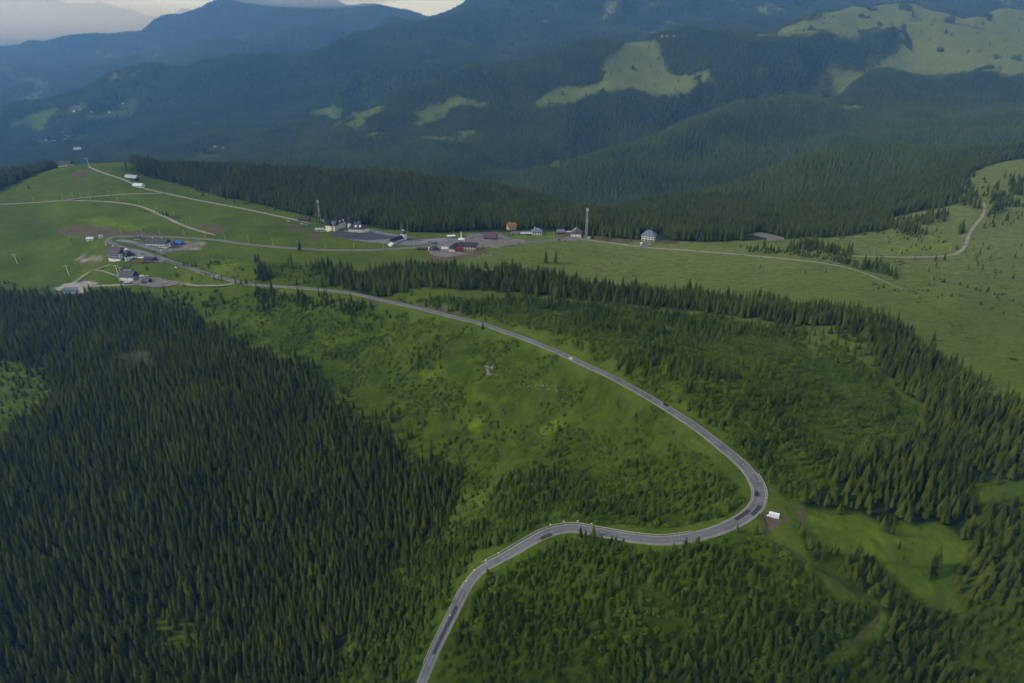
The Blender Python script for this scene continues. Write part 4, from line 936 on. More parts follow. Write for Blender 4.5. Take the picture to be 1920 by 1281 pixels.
def block(root, x, y, rz, L, W, H, RH, wall, roof, floors=2, nx=4, ny=2, hip=0.0, over=0.6, base=3.0, chimney=0, dormer=0, ww=1.2, wh=1.4, door=True, balcony=False, wallname='wall'):
    """One wing of a building under root: wall, roof (> chimney, dormer), windows, door, balcony."""
    M = XF(x, y, 0, rz)
    g = Geo().gable(L, W, H, RH, -base) if not hip else Geo().box(-L / 2, L / 2, -W / 2, W / 2, -base, H - 0.05)
    part(wallname, g, wall, root, M)
    rf = part('roof', Geo().roof(L, W, H, RH, over, 0.28, hip), roof, root, M)
    for c in range(chimney):
        part('chimney', Geo().box(-0.45, 0.45, -0.45, 0.45, H + RH * 0.45, H + RH + 1.3), WHITE, rf, XF(-L * 0.25 + c * L * 0.45, W * 0.12))
    for c in range(dormer):
        xx = -L / 2 + L * (c + 0.5) / dormer
        dg = Geo().gable(W * 0.30, 1.8, H + RH * 0.42, 0.9, H + 0.2); dg.moved(Matrix.Translation((xx, -W * 0.36, 0)) @ Matrix.Rotation(R(90), 4, 'Z'))
        part('dormer', dg, wall, rf)
    fh = H / floors; m = win_mesh(ww, wh)
    for f in range(floors):
        z = f * fh + fh * 0.30
        for i in range(nx):
            xx = -L / 2 + L * (i + 0.5) / nx
            if f == 0 and door and i == nx // 2:
                link('door', Geo().box(-0.7, 0.7, -0.1, 0.08, 0, 2.2).mesh('door', DARKW), root, M @ XF(xx, -W / 2, 0.02))
            else:
                link('window', m, root, M @ XF(xx, -W / 2, z))
            link('window', m, root, M @ XF(xx, W / 2, z))
        for i in range(ny):
            yy = -W / 2 + W * (i + 0.5) / ny
            for sx in (-1, 1): link('window', m, root, M @ XF(sx * L / 2, yy, z, R(90)))
    if RH > 3.5 and not hip:
        for sx in (-1, 1): link('window', m, root, M @ XF(sx * L / 2, 0, H + RH * 0.25, R(90)))
    if balcony:
        for f in range(1, floors):
            part('balcony', Geo().box(-L / 2 + 0.3, L / 2 - 0.3, -W / 2 - 1.3, -W / 2 - 0.003, f * fh - 0.15, f * fh).box(-L / 2 + 0.3, L / 2 - 0.3, -W / 2 - 1.3, -W / 2 - 1.2, f * fh, f * fh + 0.9), wall if balcony == 1 else balcony, root, M)
    return M
def site(px, py, back=0.0):
    g = ground(px, py); y = g.y + back; x = g.x * y / g.y
    return (x, y, float(height(x, y)) + 0.25)
def house(name, label, cat, px, py, rz, L, W, H, RH, wall, roof, back=4.0, group=None, **k):
    t = thing(name, label, cat, site(px, py, back), R(rz), group); block(t, 0, 0, 0, L, W, H, RH, wall, roof, **k); return t

# ------------------------------------------------------------------ buildings of the resort at the pass, from the left
t = thing('hotel', 'white three storey hotel under a brown roof at the road bend', 'hotel', site(222, 488, 6), R(-14))
block(t, 0, 0, 0, 19, 13, 9.6, 6.5, WHITE, BROWNR, 3, 7, 3, over=1.0, chimney=1, balcony=DARKW)
block(t, 17, 1.5, R(-38), 15, 11, 6.4, 5.5, WHITE, SLATE, 2, 4, 3, over=0.9)
part('tower', Geo().box(9.6, 14.4, 1.5, 6.5, -3, 12.5), WHITE, t); part('terrace_roof', Geo().box(24.5, 40, 0.0, 5.0, 3.0, 3.4), WHITE, t)
part('terrace', Geo().box(23.8, 46, -9, 0.0, -3, 0.3), WOOD, t)
for i in range(5): part('terrace_post', Geo().box(25 + i * 3.4, 25.3 + i * 3.4, 0.1, 0.4, 0.3, 3.0), WHITE, t)
house('snack_bar', 'low dark flat roofed bar below the white hotel terrace', 'bar', 283, 491, -16, 15, 8, 3.0, 1.6, WOOD, SLATE, 3, floors=1, nx=5, ny=2)
t = house('guesthouse', 'long white guesthouse with a dark roof beside the blue tarpaulin', 'guesthouse', 298, 464, -6, 30, 12, 5.4, 5.0, WHITE, SLATE, 6, floors=2, nx=9, ny=4, over=1.0, chimney=2, ww=1.7, balcony=WHITE)
house('wooden_shed', 'small orange shed between the guesthouse and the blue tarpaulin', 'shed', 323, 461, -6, 6, 6, 3.2, 2.0, ORANGE, BROWNR, 4, floors=1, nx=2, ny=2)
t = thing('tarpaulin_shelter', 'bright blue tarpaulin shelter standing beside the orange shed', 'shelter', site(335, 460, 4), R(-4))
part('canopy', Geo().roof(12.5, 9, 2.6, 2.3, 0.5, 0.12), BLUET, t)
for sx in (-1, 1):
    for sy in (-1, 1): part('pole', Geo().cyl(sx * 5.6, sy * 3.9, -2, 2.6, 0.09), STEEL, t)
part('side_sheet', Geo().box(-6, 6, -4.30, -4.22, 0.2, 2.5), BLUET, t)
house('stone_kiosk', 'small grey kiosk on the grass island inside the road bend', 'kiosk', 258, 450, -6, 8, 5, 2.8, 2.0, STEEL, SLATE, 2, floors=1, nx=2, ny=1)
t = house('lodge', 'dark roofed lodge with a white end wall above the plantation', 'lodge', 244, 529, -8, 18, 11, 3.6, 5.4, WHITE, SLATE, 6, floors=1, nx=6, ny=3, over=1.1, chimney=1)
t = thing('blue_canopy', 'small blue and white canopy in front of the dark roofed lodge', 'canopy', site(240, 533, 1), R(-8)); part('cloth', Geo().roof(9, 4, 2.4, 0.9, 0.2, 0.1), mat('deep_blue_cloth', (0.03, 0.05, 0.30), 0.6, 0.3, 0.5, 0.6, 0, (0.6, 0.6, 0.65)), t)
for sx in (-1, 1):
    for sy in (-1, 1): part('pole', Geo().cyl(sx * 4.2, sy * 1.8, -2, 2.4, 0.07), STEEL, t)
house('hut', 'little dark roofed hut right of the lodge on the gravel', 'hut', 276, 532, -10, 10, 7, 2.6, 3.2, WOOD, SLATE, 4, floors=1, nx=3, ny=2)
house('kiosk', 'white kiosk with a blue grey roof on the bank below the hotel', 'kiosk', 242, 515, -6, 9, 5.5, 3.0, 1.8, WHITE, BLUER, 3, floors=1, nx=2, ny=1)
house('cabin', 'white cabin on the grass left of the road bend', 'cabin', 170, 452, 8, 9, 5, 2.8, 1.8, WHITE, LIGHTR, 3, floors=1, nx=3, ny=1)
house('pump_house', 'small white block beside the brown earth bank', 'pump house', 190, 447, 10, 4.5, 4, 3.2, 1.2, WHITE, GREYR, 2, floors=1, nx=1, ny=1)
house('hilltop_lodge', 'dark roofed lodge on the far brow of the grassy hill', 'lodge', 124, 312, 4, 24, 12, 4.2, 5.5, WHITE, SLATE, 8, floors=1, nx=7, ny=3)
house('barn', 'long grey roofed barn with dark sides above the ridge track', 'barn', 248, 337, -22, 27, 9, 3.0, 4.2, DARKW, GREYR, 6, floors=1, nx=6, ny=2, over=0.9)
house('barn', 'pale roofed barn standing on the ridge track', 'barn', 261, 352, -14, 18, 9, 2.8, 3.4, WHITE, LIGHTR, 5, floors=1, nx=4, ny=2, over=0.9)
house('farm_shed', 'dark roofed shed left of the red and white mast', 'shed', 571, 415, -8, 17, 8, 2.8, 3.0, WOOD, SLATE, 4, floors=1, nx=4, ny=2)
house('store_shed', 'low grey metal shed against the cream monastery house', 'shed', 600, 435, 2, 12, 7, 3.0, 1.8, STEEL, GREYR, 4, floors=1, nx=3, ny=2)
t = thing('monastery_house', 'tall cream house with steep dark roof near the mast', 'house', site(620, 434, 9), R(62))
block(t, 12, 0, 0, 32, 12, 8.0, 8.5, CREAM, SLATE, 3, 9, 4, over=0.5, dormer=4)
block(t, 2, -6.5, R(-90), 9, 9, 8.0, 5.8, CREAM, SLATE, 3, 3, 3, over=0.4, door=False)
part('terrace', Geo().box(-12, -4, -6, 6, -4, 1.2), CREAM, t)
t = thing('church', 'cream church with dark roofs and two round white gables', 'church', site(670, 437, 9), R(-5))
block(t, 0, 0, 0, 23, 15, 6.5, 8.5, CREAM, SLATE, 2, 8, 4, hip=0.9, over=0.5)
part('apse', Geo().cyl(11.5, 0, -3, 6.3, 6.4, None, 14), CREAM, t); part('apse_roof', Geo().cyl(11.5, 0, 6.302, 10.2, 7.0, 0.4, 14), SLATE, t)
for x_ in (0.5, 7.0):
    part('round_gable', Geo().cyl(x_, -4.2, 5.6, 9.6, 2.2, 2.2, 12).cyl(x_, -4.2, 9.6, 11.3, 2.2, 0.5, 12), WHITE, t)
part('gable_drum', Geo().cyl(4.0, 1.5, 10, 15.6, 1.7, None, 10), WHITE, t); part('spire', Geo().cyl(4.0, 1.5, 15.6, 20.5, 2.2, 0.1, 10), SLATE, t)
part('stair_tower', Geo().box(-12.4, -7.6, -4.5, 0.5, -3, 13.5), WHITE, t); part('tower_roof', Geo().cyl(-10, -2, 13.502, 19.5, 4.1, 0.1, 4), SLATE, t)
for x_, y_, z_ in ((-10, -2, 19.4), (4.0, 1.5, 20.4)): part('cross', Geo().box(x_ - .1, x_ + .1, y_ - .1, y_ + .1, z_, z_ + 2.4).box(x_ - .8, x_ + .8, y_ - .08, y_ + .08, z_ + 1.4, z_ + 1.62), STEEL, t)
part('porch', Geo().box(-19, -12.403, -6, 2, -3, 3.2), CREAM, t); part('porch_roof', Geo().roof(8, 9, 3.2, 2.2, 0.5).moved(XF(-16, -2)), SLATE, t)
t = thing('gatehouse', 'cream gatehouse with a dark spire at the car park edge', 'gatehouse', site(741, 458, 5), R(58))
block(t, 4, 0, 0, 24, 6.5, 4.2, 3.6, CREAM, SLATE, 1, 7, 2, over=0.6, ww=1.0, wh=1.8)
part('tower', Geo().box(16.003, 22.5, -3.4, 3.4, -3, 9.2), WHITE, t); part('tower_roof', Geo().cyl(19.2, 0, 9.2, 12.0, 5.4, 3.0, 4).cyl(19.2, 0, 12.0, 13.6, 2.6, 2.6, 8), SLATE, t); part('belfry', Geo().cyl(19.2, 0, 13.6, 16.0, 2.2, None, 8), WHITE, t); part('spire', Geo().cyl(19.2, 0, 16.0, 23.5, 3.0, 0.1, 8), SLATE, t)
part('side_wall', Geo().box(-14, -8.003, -5, 1, -3, 1.6), WHITE, t)
house('pavilion', 'dark open pavilion behind the gatehouse spire', 'pavilion', 757, 430, 0, 13, 9, 3.4, 3.2, DARKW, SLATE, 3, floors=1, nx=5, ny=3, hip=0.9)
t = thing('domed_shelter', 'round dark domed shelter beside the road above the spruces', 'shelter', site(813, 470, 4), 0.0)
dg = Geo()
for i in range(5): dg.cyl(0, 0, 1.2 + 4.6 * math.sin(R(18 * i)), 1.2 + 4.6 * math.sin(R(18 * (i + 1))), 6.4 * math.cos(R(18 * i)), 6.4 * math.cos(R(18 * (i + 1))) + 0.02, 16)
part('dome', dg, mat('dome_skin', (0.035, 0.048, 0.075), 0.5, 0.4, 0.3, 0.5), t); part('plinth', Geo().cyl(0, 0, -3, 1.198, 6.5, None, 16), WOOD, t); part('doorway', Geo().box(-7.4, -5.6, -1.6, 1.6, -1, 3.0), WHITE, t)
house('log_store', 'long low brown shed left of the dark dome', 'shed', 793, 469, 2, 16, 5, 2.2, 1.2, WOOD, BROWNR, 2, floors=1, nx=3, ny=1)
t = thing('restaurant', 'pink two storey restaurant with dark roof and red annexe', 'restaurant', site(874, 470, 6), R(-10))
block(t, 3, 0, 0, 24, 11, 6.2, 3.8, PINK, SLATE, 2, 6, 3, over=0.8, ww=1.9, wh=1.5, chimney=1)
block(t, -16, -3, R(76), 15, 9, 3.6, 4.2, mat('rose_render', (0.62, 0.47, 0.42), 0.8, 0.2, 0.15, 0.4), mat('grey_tiles', (0.075, 0.072, 0.078), 0.7, 0.3, 0.3, 0.8), 1, 4, 3, over=0.7)
part('annexe', Geo().box(-11, -5, -9.5, -5.503, -3, 4.6), REDP, t); part('annexe_roof', Geo().box(-11.4, -4.6, -9.9, -5.503, 4.602, 4.9), REDP, t)
part('garden_wall', Geo().box(-36, -20.5, 2.0, 2.5, -2, 1.3), WHITE, t)
house('house', 'low house with a purple tiled roof among small spruces', 'house', 920, 449, -10, 17, 11, 3.2, 6.0, DARKW, PURPR, 5, floors=1, nx=5, ny=3, over=1.2)
house('house', 'orange and white house at the wood edge', 'house', 959, 432, 24, 13, 10, 6.0, 5.0, ORANGE, mat('terracotta_tiles', (0.34, 0.17, 0.065), 0.8, 0.2, 0.3, 0.8), 5, floors=2, nx=3, ny=3, chimney=1)
t = house('villa', 'white villa with a grey hipped roof and open terrace', 'villa', 1007, 441, -4, 15, 12, 5.6, 4.0, WHITE, BLUER, 6, floors=2, nx=4, ny=3, hip=0.9, over=1.0, ww=2.2, wh=1.8, chimney=1)
part('terrace', Geo().box(-26, -7.503, -5, 5, -3, 0.9), STEEL, t); part('retaining_wall', Geo().box(-28, -7.503, -5.4, -5.003, -3, 1.5), DARKW, t)
t = house('house', 'small house with a blue grey roof and brown deck', 'house', 1051, 440, 6, 11, 8, 3.6, 3.6, WOOD, BLUER, 5, floors=1, nx=3, ny=2)
part('deck', Geo().box(-6, 22, -12, -4.003, -3, 1.0), WOOD, t)
for i in range(8): part('rail_post', Geo().box(-5.9 + i * 3.9, -5.7 + i * 3.9, -11.95, -11.75, 1.0, 2.1), WOOD, t)
part('side_roof', Geo().box(8, 18, -3, 3, 3.0, 3.3), STEEL, t)
t = house('house', 'white gabled house under a mauve brown roof beside the lattice mast', 'house', 1080, 445, 82, 16, 15, 6.6, 5.4, WHITE, mat('mauve_roof', (0.175, 0.125, 0.130), 0.75, 0.3, 0.25, 0.6), 8, floors=2, nx=4, ny=3, over=1.0, chimney=1)
part('terrace', Geo().box(-16, -8.003, -9, 9, -3, 0.6), mat('terrace_paving', (0.30, 0.27, 0.25), 0.9, 0.1, 0.2, 0.5), t)
t = thing('house', 'white house with slate blue hipped roof alone on the pasture', 'house', site(1216, 452, 8), R(-24))
block(t, 0, 0, 0, 19, 13, 9.0, 6.0, WHITE, mat('slate_blue_roof', (0.150, 0.165, 0.235), 0.6, 0.4, 0.25, 0.6), 3, 4, 3, hip=0.95, over=1.2, ww=2.6, wh=1.9, balcony=1)
for i in range(5): part('column', Geo().box(-9.2 + i * 4.55, -8.8 + i * 4.55, -7.75, -7.35, -3, 8.6), WHITE, t)
house('lodge', 'red roofed lodge half hidden at the far wood edge', 'lodge', 1548, 437, 10, 16, 9, 3.4, 3.6, mat('rust_cladding', (0.26, 0.085, 0.045), 0.8, 0.2, 0.3, 0.6), BLUER, 5, floors=1, nx=4, ny=2)
for lab, px, py, n, h in (('brown retaining wall right of the slate blue house', 1250, 456, 36, 3.0), ('brown timber fence beside the lattice mast', 1122, 447, 22, 3.0)):
    t = thing('timber_wall', lab, 'wall', site(px, py, 0), R(-3))
    for i in range(n // 2): part('plank', Geo().box(-n / 2 + i * 2, -n / 2 + i * 2 + 1.94, -0.15 + (i % 2) * 0.04, 0.15 + (i % 2) * 0.04, -3, h + (i * 7 % 5) * 0.06), mat('weathered_planks', (0.20, 0.145, 0.11), 0.9, 0.1, 0.3, 0.7), t)
# monument, canopy, masts
t = thing('monument', 'white obelisk monument on a stepped base at the junction', 'monument', site(865, 450, 2), 0)
part('step', Geo().box(-4.5, 4.5, -4.5, 4.5, -3, 0.5), WHITE, t); part('pedestal', Geo().box(-2, 2, -2, 2, 0.5, 2.4), WHITE, t)
part('shaft', Geo().cyl(0, 0, 2.4, 11.5, 1.25, 0.65, 4), WHITE, t); part('finial', Geo().cyl(0, 0, 11.5, 13.4, 0.65, 0.05, 4), DARKW, t)
t = thing('fuel_canopy', 'flat white canopy beside the tall pole near the monument', 'canopy', site(846, 447, 2), R(14)); part('roof', Geo().box(-6, 6, -3, 3, 3.2, 3.6), WHITE, t)
for sx in (-4.5, 4.5): part('column', Geo().box(sx - .2, sx + .2, -.2, .2, -2, 3.2), STEEL, t)
part('booth', Geo().box(-2, 2, -1.4, 1.4, -2, 2.7), STEEL, t)
def mast(label, px, py, h, banded):
    t = thing('lattice_mast', label, 'mast', site(px, py, 2), R(20)); w0, w1 = 1.7, 0.6; n = 9
    W_ = lambda z: w0 + (w1 - w0) * min(1, z / (h * 0.8))
    for sx, sy in ((-1, -1), (1, -1), (1, 1), (-1, 1)): part('leg', Geo().bar((sx * w0, sy * w0, -2), (sx * w1, sy * w1, h), 0.12), STEEL if not banded else WHITEM, t)
    for k in range(n):
        z0, z1 = h * k / n, h * (k + 1) / n; a, b = w0 + (w1 - w0) * k / n, w0 + (w1 - w0) * (k + 1) / n; g = Geo()
        for (p, q), (r_, s_) in (((-1, -1), (1, -1)), ((1, -1), (1, 1)), ((1, 1), (-1, 1)), ((-1, 1), (-1, -1))):
            g.bar((p * a, q * a, z0), (r_ * b, s_ * b, z1), 0.065).bar((r_ * a, s_ * a, z0), (p * b, q * b, z1), 0.065).bar((p * b, q * b, z1), (r_ * b, s_ * b, z1), 0.065)
        part('bracing', g, (REDM if k % 2 else WHITEM) if banded else STEEL, t)
    for k in range(3):
        a = 2.1 * k; part('antenna', Geo().box(-0.25, 0.25, -0.15, 0.15, h - 3.4, h + 1.4).moved(XF(1.5 * math.cos(a), 1.5 * math.sin(a), 0, a + 1.57)), WHITEM, t)
    part('dish', Geo().cyl(0, 0, -0.2, 0.2, 0.8, 0.7, 10).moved(Matrix.Translation((0, -1.9, h * 0.62)) @ Matrix.Rotation(R(90), 4, 'X')), WHITEM, t)
    part('equipment_cabin', Geo().box(3, 6, -1.5, 1.5, -2, 2.6), STEEL, t)
mast('red and white lattice mast behind the cream monastery house', 600, 416, 33, True)
mast('plain grey lattice mast beside the white gabled house', 1099, 449, 45, False)

# ------------------------------------------------------------------ posts, lamps and pylons
def lamp_proto():
    t = thing('street_lamp', '', 'lamp post', (0, 0, 0), 0, 'lamp posts along the pass road')
    part('pole', Geo().cyl(0, 0, -1, 9.0, 0.20, 0.13, 6), CONC, t); part('arm', Geo().bar((0, 0, 8.9), (0, -1.8, 9.4), 0.07), CONC, t); part('lamp_head', Geo().box(-0.2, 0.2, -2.5, -1.6, 9.3, 9.5), STEEL, t); return t
ORD = ['first', 'second', 'third', 'fourth', 'fifth', 'sixth', 'seventh', 'eighth', 'ninth', 'tenth', 'eleventh', 'twelfth', 'thirteenth', 'fourteenth', 'fifteenth', 'sixteenth', 'seventeenth', 'eighteenth', 'nineteenth', 'twentieth']
lp = lamp_proto(); first = True
def lamps(rows, text, group, scale=1.0):
    global first
    for i, (px, py) in enumerate(rows):
        g = site(px, py); lab = text % ORD[i]
        o = lp if first else dup(lp, g, 0, lab, group)
        if first: o.location = g; o['label'] = lab; o['group'] = group; first = False
        o.scale = (1, 1, scale)
lamps([(228,442),(266,441),(300,441),(346,443),(385,447),(422,450),(466,453)], '%s lamp post from the bend along the upper road', 'lamp posts along the upper road')
lamps([(512,460),(559,464),(610,466),(664,467),(719,466),(776,463),(807,459)], '%s lamp post from the left between upper road and spruces', 'lamp posts along the pass road')
lamps([(850,444),(937,456),(984,450),(1038,446)], '%s lamp post from the monument towards the white houses', 'lamp posts on the plateau', 1.0)
lamps([(1,381),(63,379),(118,374),(137,371),(151,371),(170,375),(204,368),(220,376),(262,383),(294,392),(326,405)], '%s post from the left along the hill track', 'posts along the hill track')
lamps([(344,425),(358,418)], '%s post above the junction of hill track and road', 'posts above the road junction')
lamps([(1637,476),(1687,476),(1733,476),(1780,474)], '%s post from the left along the right hand gravel track', 'posts along the right gravel track', 0.9)
def pylon():
    t = thing('lift_pylon', '', 'pylon', (0, 0, 0), 0, 'ski lift pylons on the grassy hill')
    part('mast', Geo().cyl(0, 0, -1.5, 13.5, 0.55, 0.36, 8), mat('pylon_paint', (0.72, 0.71, 0.62), 0.6, 0.3, 0.15, 0.4), t); cr = part('crossarm', Geo().box(-2.6, 2.6, -0.25, 0.25, 13.5, 14.0), STEEL, t)
    for sx in (-2.4, 2.4): part('sheave', Geo().box(sx - .15, sx + .15, -1.5, 1.5, 13.0, 13.498), STEEL, cr)
    return t
pp = pylon()
for i, (px, py, h, lab) in enumerate([(33,495,1.0,'pale lift pylon lowest on the open hill at left'),(130,517,1.0,'pale lift pylon above the gravel turning loop'),(222,516,0.95,'pale lift pylon left of the twin pair near the kiosk'),(228,517,0.8,'thin pale pylon right of the twin pair near the kiosk'),(225,528,0.5,'short pale post beside the dark roofed lodge'),(169,315,1.35,'tall leaning white pylon on the hilltop'),(199,460,0.4,'short white post at the road bend')]):
    g = site(px, py); o = pp if i == 0 else dup(pp, g, 0, lab)
    o.location = g; o['label'] = lab; o.scale = (1, 1, h)
    o.rotation_euler = (0, R(-9 if i == 5 else -5), 0.3)
def marker():
    t = thing('road_marker', '', 'road sign', (0, 0, 0), 0, 'yellow curve markers along the bends')
    part('post', Geo().cyl(0, 0, -0.8, 1.5, 0.05, None, 6), STEEL, t); part('board', Geo().box(-0.42, 0.42, -0.10, -0.055, 0.8, 1.65), mat('marker_yellow', (0.80, 0.76, 0.34), 0.5, 0.4), t); return t
mk = marker()
for i, (px, py, lab) in enumerate([(1410,890,'yellow curve marker outside the hairpin, uppermost of four'),(1423,906,'yellow curve marker outside the hairpin, second from top'),(1433,923,'yellow curve marker outside the hairpin, third from top'),(1437,937,'yellow curve marker outside the hairpin, lowest of four'),(1393,874,'white curve marker on the straight above the hairpin'),
    (1032,987,'yellow marker left of the three spruces on the lower bend'),(1057,981,'yellow marker on the crown of the lower bend'),(1083,980,'yellow marker behind the three roadside spruces'),(1109,985,'yellow marker right of the three roadside spruces'),(935,1040,'yellow marker where trees first close on the lower road'),(911,1054,'white marker on the left side of the lower road'),(889,1072,'orange tinted marker on the tightest part of the lower road'),(875,1093,'yellow marker above the bottom straight'),(844,1157,'marker beside the bottom straight of the road')]):
    g = ground(px, py); g.z += 0.1; o = mk if i == 0 else dup(mk, g, 0, lab)
    o.location = g; o['label'] = lab; o.rotation_euler = (0, 0, 0.5 if i < 5 else -0.3); o.scale = (0.95,) * 3
def guard_rail(label, pa, pb, off):
    Lr = ROADS['main'][0]; a, b = sorted((near_i(Lr, *pa), near_i(Lr, *pb))); S = Lr[a:b + 1]
    d = np.gradient(S[:, :2], axis=0); d /= np.hypot(d[:, 0], d[:, 1])[:, None]; P = np.column_stack([S[:, 0] - d[:, 1] * off, S[:, 1] + d[:, 0] * off, S[:, 2]])
    o = Vector(P[0]); t = thing('guard_rail', label, 'guard rail', o); g = Geo()
    for p, q in zip(P[:-1], P[1:]):
        p, q = Vector(p) - o, Vector(q) - o; e = (q - p).to_2d().normalized(); n = Vector((-e.y, e.x, 0)) * 0.06
        g.add([p - n + Vector((0, 0, .45)), q - n + Vector((0, 0, .45)), q + n + Vector((0, 0, .45)), p + n + Vector((0, 0, .45)), p - n + Vector((0, 0, .80)), q - n + Vector((0, 0, .80)), q + n + Vector((0, 0, .80)), p + n + Vector((0, 0, .80))], [(3, 2, 1, 0), (4, 5, 6, 7), (0, 1, 5, 4), (2, 3, 7, 6)])
    part('rail', g, STEEL, t)
    pm = Geo().box(-0.07, 0.07, -0.07, 0.07, -0.9, 0.78).mesh('post', STEEL)
    for p in P[::2]: link('post', pm, t, Matrix.Translation(Vector(p) - o))
guard_rail('steel guard rail along the upper edge of the lower bend', (905,1066), (1300,1004), 3.9)
guard_rail('steel guard rail on the outside of the hairpin', (1410,893), (1424,930), -4.35)
guard_rail('short steel guard rail on the inside edge below the hairpin', (1352,991), (1412,955), -4.2)
guard_rail('steel guard rail along the bottom straight of the road', (800,1250), (870,1110), 3.0)
# ------------------------------------------------------------------ vehicles
def car_proto(name, label, cat, body, L=4.4, Wd=1.8, van=False):
    t = thing(name, label, cat, (0, 0, 0)); a, b = L / 2, Wd / 2
    if van:
        g = Geo().box(-a, a - 1.4, -b, b, 0.4, 2.7); g.add([(a - 1.4, -b, 0.4), (a, -b, 0.4), (a, b, 0.4), (a - 1.4, b, 0.4), (a - 1.4, -b, 2.5), (a - 0.9, -b, 2.3), (a - 0.9, b, 2.3), (a - 1.4, b, 2.5), (a, -b, 1.2), (a, b, 1.2)], [(0, 1, 8, 5, 4), (3, 7, 6, 9, 2), (4, 5, 6, 7), (5, 8, 9, 6), (8, 1, 2, 9), (0, 3, 2, 1)])
        part('body', g, body, t); part('windscreen', Geo().add([(a - 0.86, -b * .85, 2.2), (a - 0.02, -b * .85, 1.3), (a - 0.02, b * .85, 1.3), (a - 0.86, b * .85, 2.2)], [(0, 1, 2, 3)]).moved(Matrix.Translation((0.03, 0, 0.03))), GLASS, t)
    else:
        part('body', Geo().add([(-a, -b, .3), (a, -b, .3), (a, b, .3), (-a, b, .3), (-a, -b, .9), (a, -b * .9, .78), (a, b * .9, .78), (-a, b, .9)], [(3, 2, 1, 0), (4, 5, 6, 7), (0, 1, 5, 4), (1, 2, 6, 5), (2, 3, 7, 6), (3, 0, 4, 7)]), body, t)
        part('cabin', Geo().add([(-a + .25, -b * .92, .88), (a - 1.2, -b * .92, .86), (a - 1.2, b * .92, .86), (-a + .25, b * .92, .88), (-a + .75, -b * .75, 1.45), (a - 1.95, -b * .75, 1.47), (a - 1.95, b * .75, 1.47), (-a + .75, b * .75, 1.45)], [(0, 1, 5, 4), (1, 2, 6, 5), (2, 3, 7, 6), (3, 0, 4, 7)]), GLASS, t)
        part('roof', Geo().box(-a + .72, a - 1.92, -b * .76, b * .76, 1.455, 1.51), body, t)
    for sx in (-a + 0.85, a - 0.85):
        for sy in (-1, 1):
            w = part('wheel', Geo().cyl(0, 0, -0.11, 0.11, 0.34, None, 10).moved(Matrix.Translation((sx, sy * (b - 0.02), 0.34)) @ Matrix.Rotation(R(90), 4, 'X')), mat('tyre', (0.02, 0.02, 0.02), 0.9, 0.2), t)
    return t
PAINT = {k: mat('paint_' + k, c, 0.3, 0.5) for k, c in {'black': (0.012, 0.013, 0.018), 'white': (0.75, 0.75, 0.75), 'grey': (0.12, 0.125, 0.135), 'silver': (0.42, 0.43, 0.45), 'red': (0.35, 0.03, 0.03), 'blue': (0.03, 0.06, 0.22)}.items()}
def drive_dir(px, py):
    Lr = ROADS['main'][0]; i = min(max(near_i(Lr, px, py), 2), len(Lr) - 3); d = Lr[i + 2] - Lr[i - 2]; return Lr[i], math.atan2(d[1], d[0]), d[:2] / np.hypot(*d[:2])
for px, py, off, colr, lab in [(1418,929,1.9,'black','black car driving through the hairpin bend'),(1071,675,1.9,'white','white car on the straight below the spruce row'),(1240,763,-1.9,'black','dark car on the long straight above the hairpin'),(405,519,-1.8,'white','white car driving up past the roadside spruces'),(820,461,1.5,'grey','grey car on the road by the dark dome')]:
    p, a, d = drive_dir(px, py); t = car_proto('car', lab, 'car', PAINT[colr]); t.location = (p[0] - d[1] * off, p[1] + d[0] * off, p[2] + 0.04); t.rotation_euler = (0, 0, a)
for px, py, rz, colr, lab in [(330,503,-30,'white','white car parked at the roadside below the hotel'),(302,471,-20,'white','white car parked in front of the long guesthouse'),(290,473,-20,'black','black car parked left of the white one by the guesthouse'),(281,492,20,'silver','silver car parked by the low dark bar'),(290,491,25,'white','white car parked right of the silver one by the bar'),
        (268,478,-18,'grey','grey car parked beside the hotel terrace'),(309,481,-25,'black','black car parked opposite the hotel'),(806,455,5,'black','black car leftmost in the junction car park'),(812,457,5,'grey','grey car second in the junction car park'),(818,456,8,'black','black car third in the junction car park'),(826,453,30,'white','white car rightmost in the junction car park'),
        (797,448,0,'grey','grey car on the asphalt by the grass verge'),(871,445,40,'black','dark car right of the obelisk'),(935,467,4,'silver','pale car parked at the edge of the gravel yard'),(972,457,8,'grey','grey car on the plateau road below the villa'),(850,461,10,'white','white car beside the pink restaurant'),(824,471,0,'black','black car parked right of the dark dome'),
        (1219,460,50,'white','white car parked right of the driveway'),(541,416,10,'white','white car parked left of the dark roofed shed'),(566,421,-15,'white','white car below the dark roofed shed'),(574,423,-15,'silver','silver car right of the white one below the shed'),(1557,494,5,'grey','grey car stopped on the pasture track'),(280,533,0,'white','white car parked in front of the little hut'),(309,530,0,'white','white car on the lower gravel lane'),
        (1049,451,4,'black','black car left of two below the brown deck'),(1060,452,4,'grey','grey car right of two below the brown deck'),(903,452,10,'silver','silver car left of the purple roofed house'),(276,494,10,'blue','blue car behind the low dark bar')]:
    t = car_proto('car', lab, 'car', PAINT[colr]); g = site(px, py); t.location = (g[0], g[1], g[2] + 0.15); t.rotation_euler = (0, 0, R(rz))
g = ground(1449, 970); t = car_proto('van', 'white van parked on the dirt beside the hairpin', 'van', PAINT['white'], 6.2, 2.3, True); t.location = (g.x, g.y, g.z + 0.05); t.rotation_euler = (0, 0, R(155))
g = site(1202, 460); t = car_proto('motorhome', 'white motorhome parked left of the slate blue house', 'motorhome', PAINT['white'], 7.5, 2.6, True); t.location = g; t.rotation_euler = (0, 0, R(-105)); t.scale = (1, 1, 1.15)
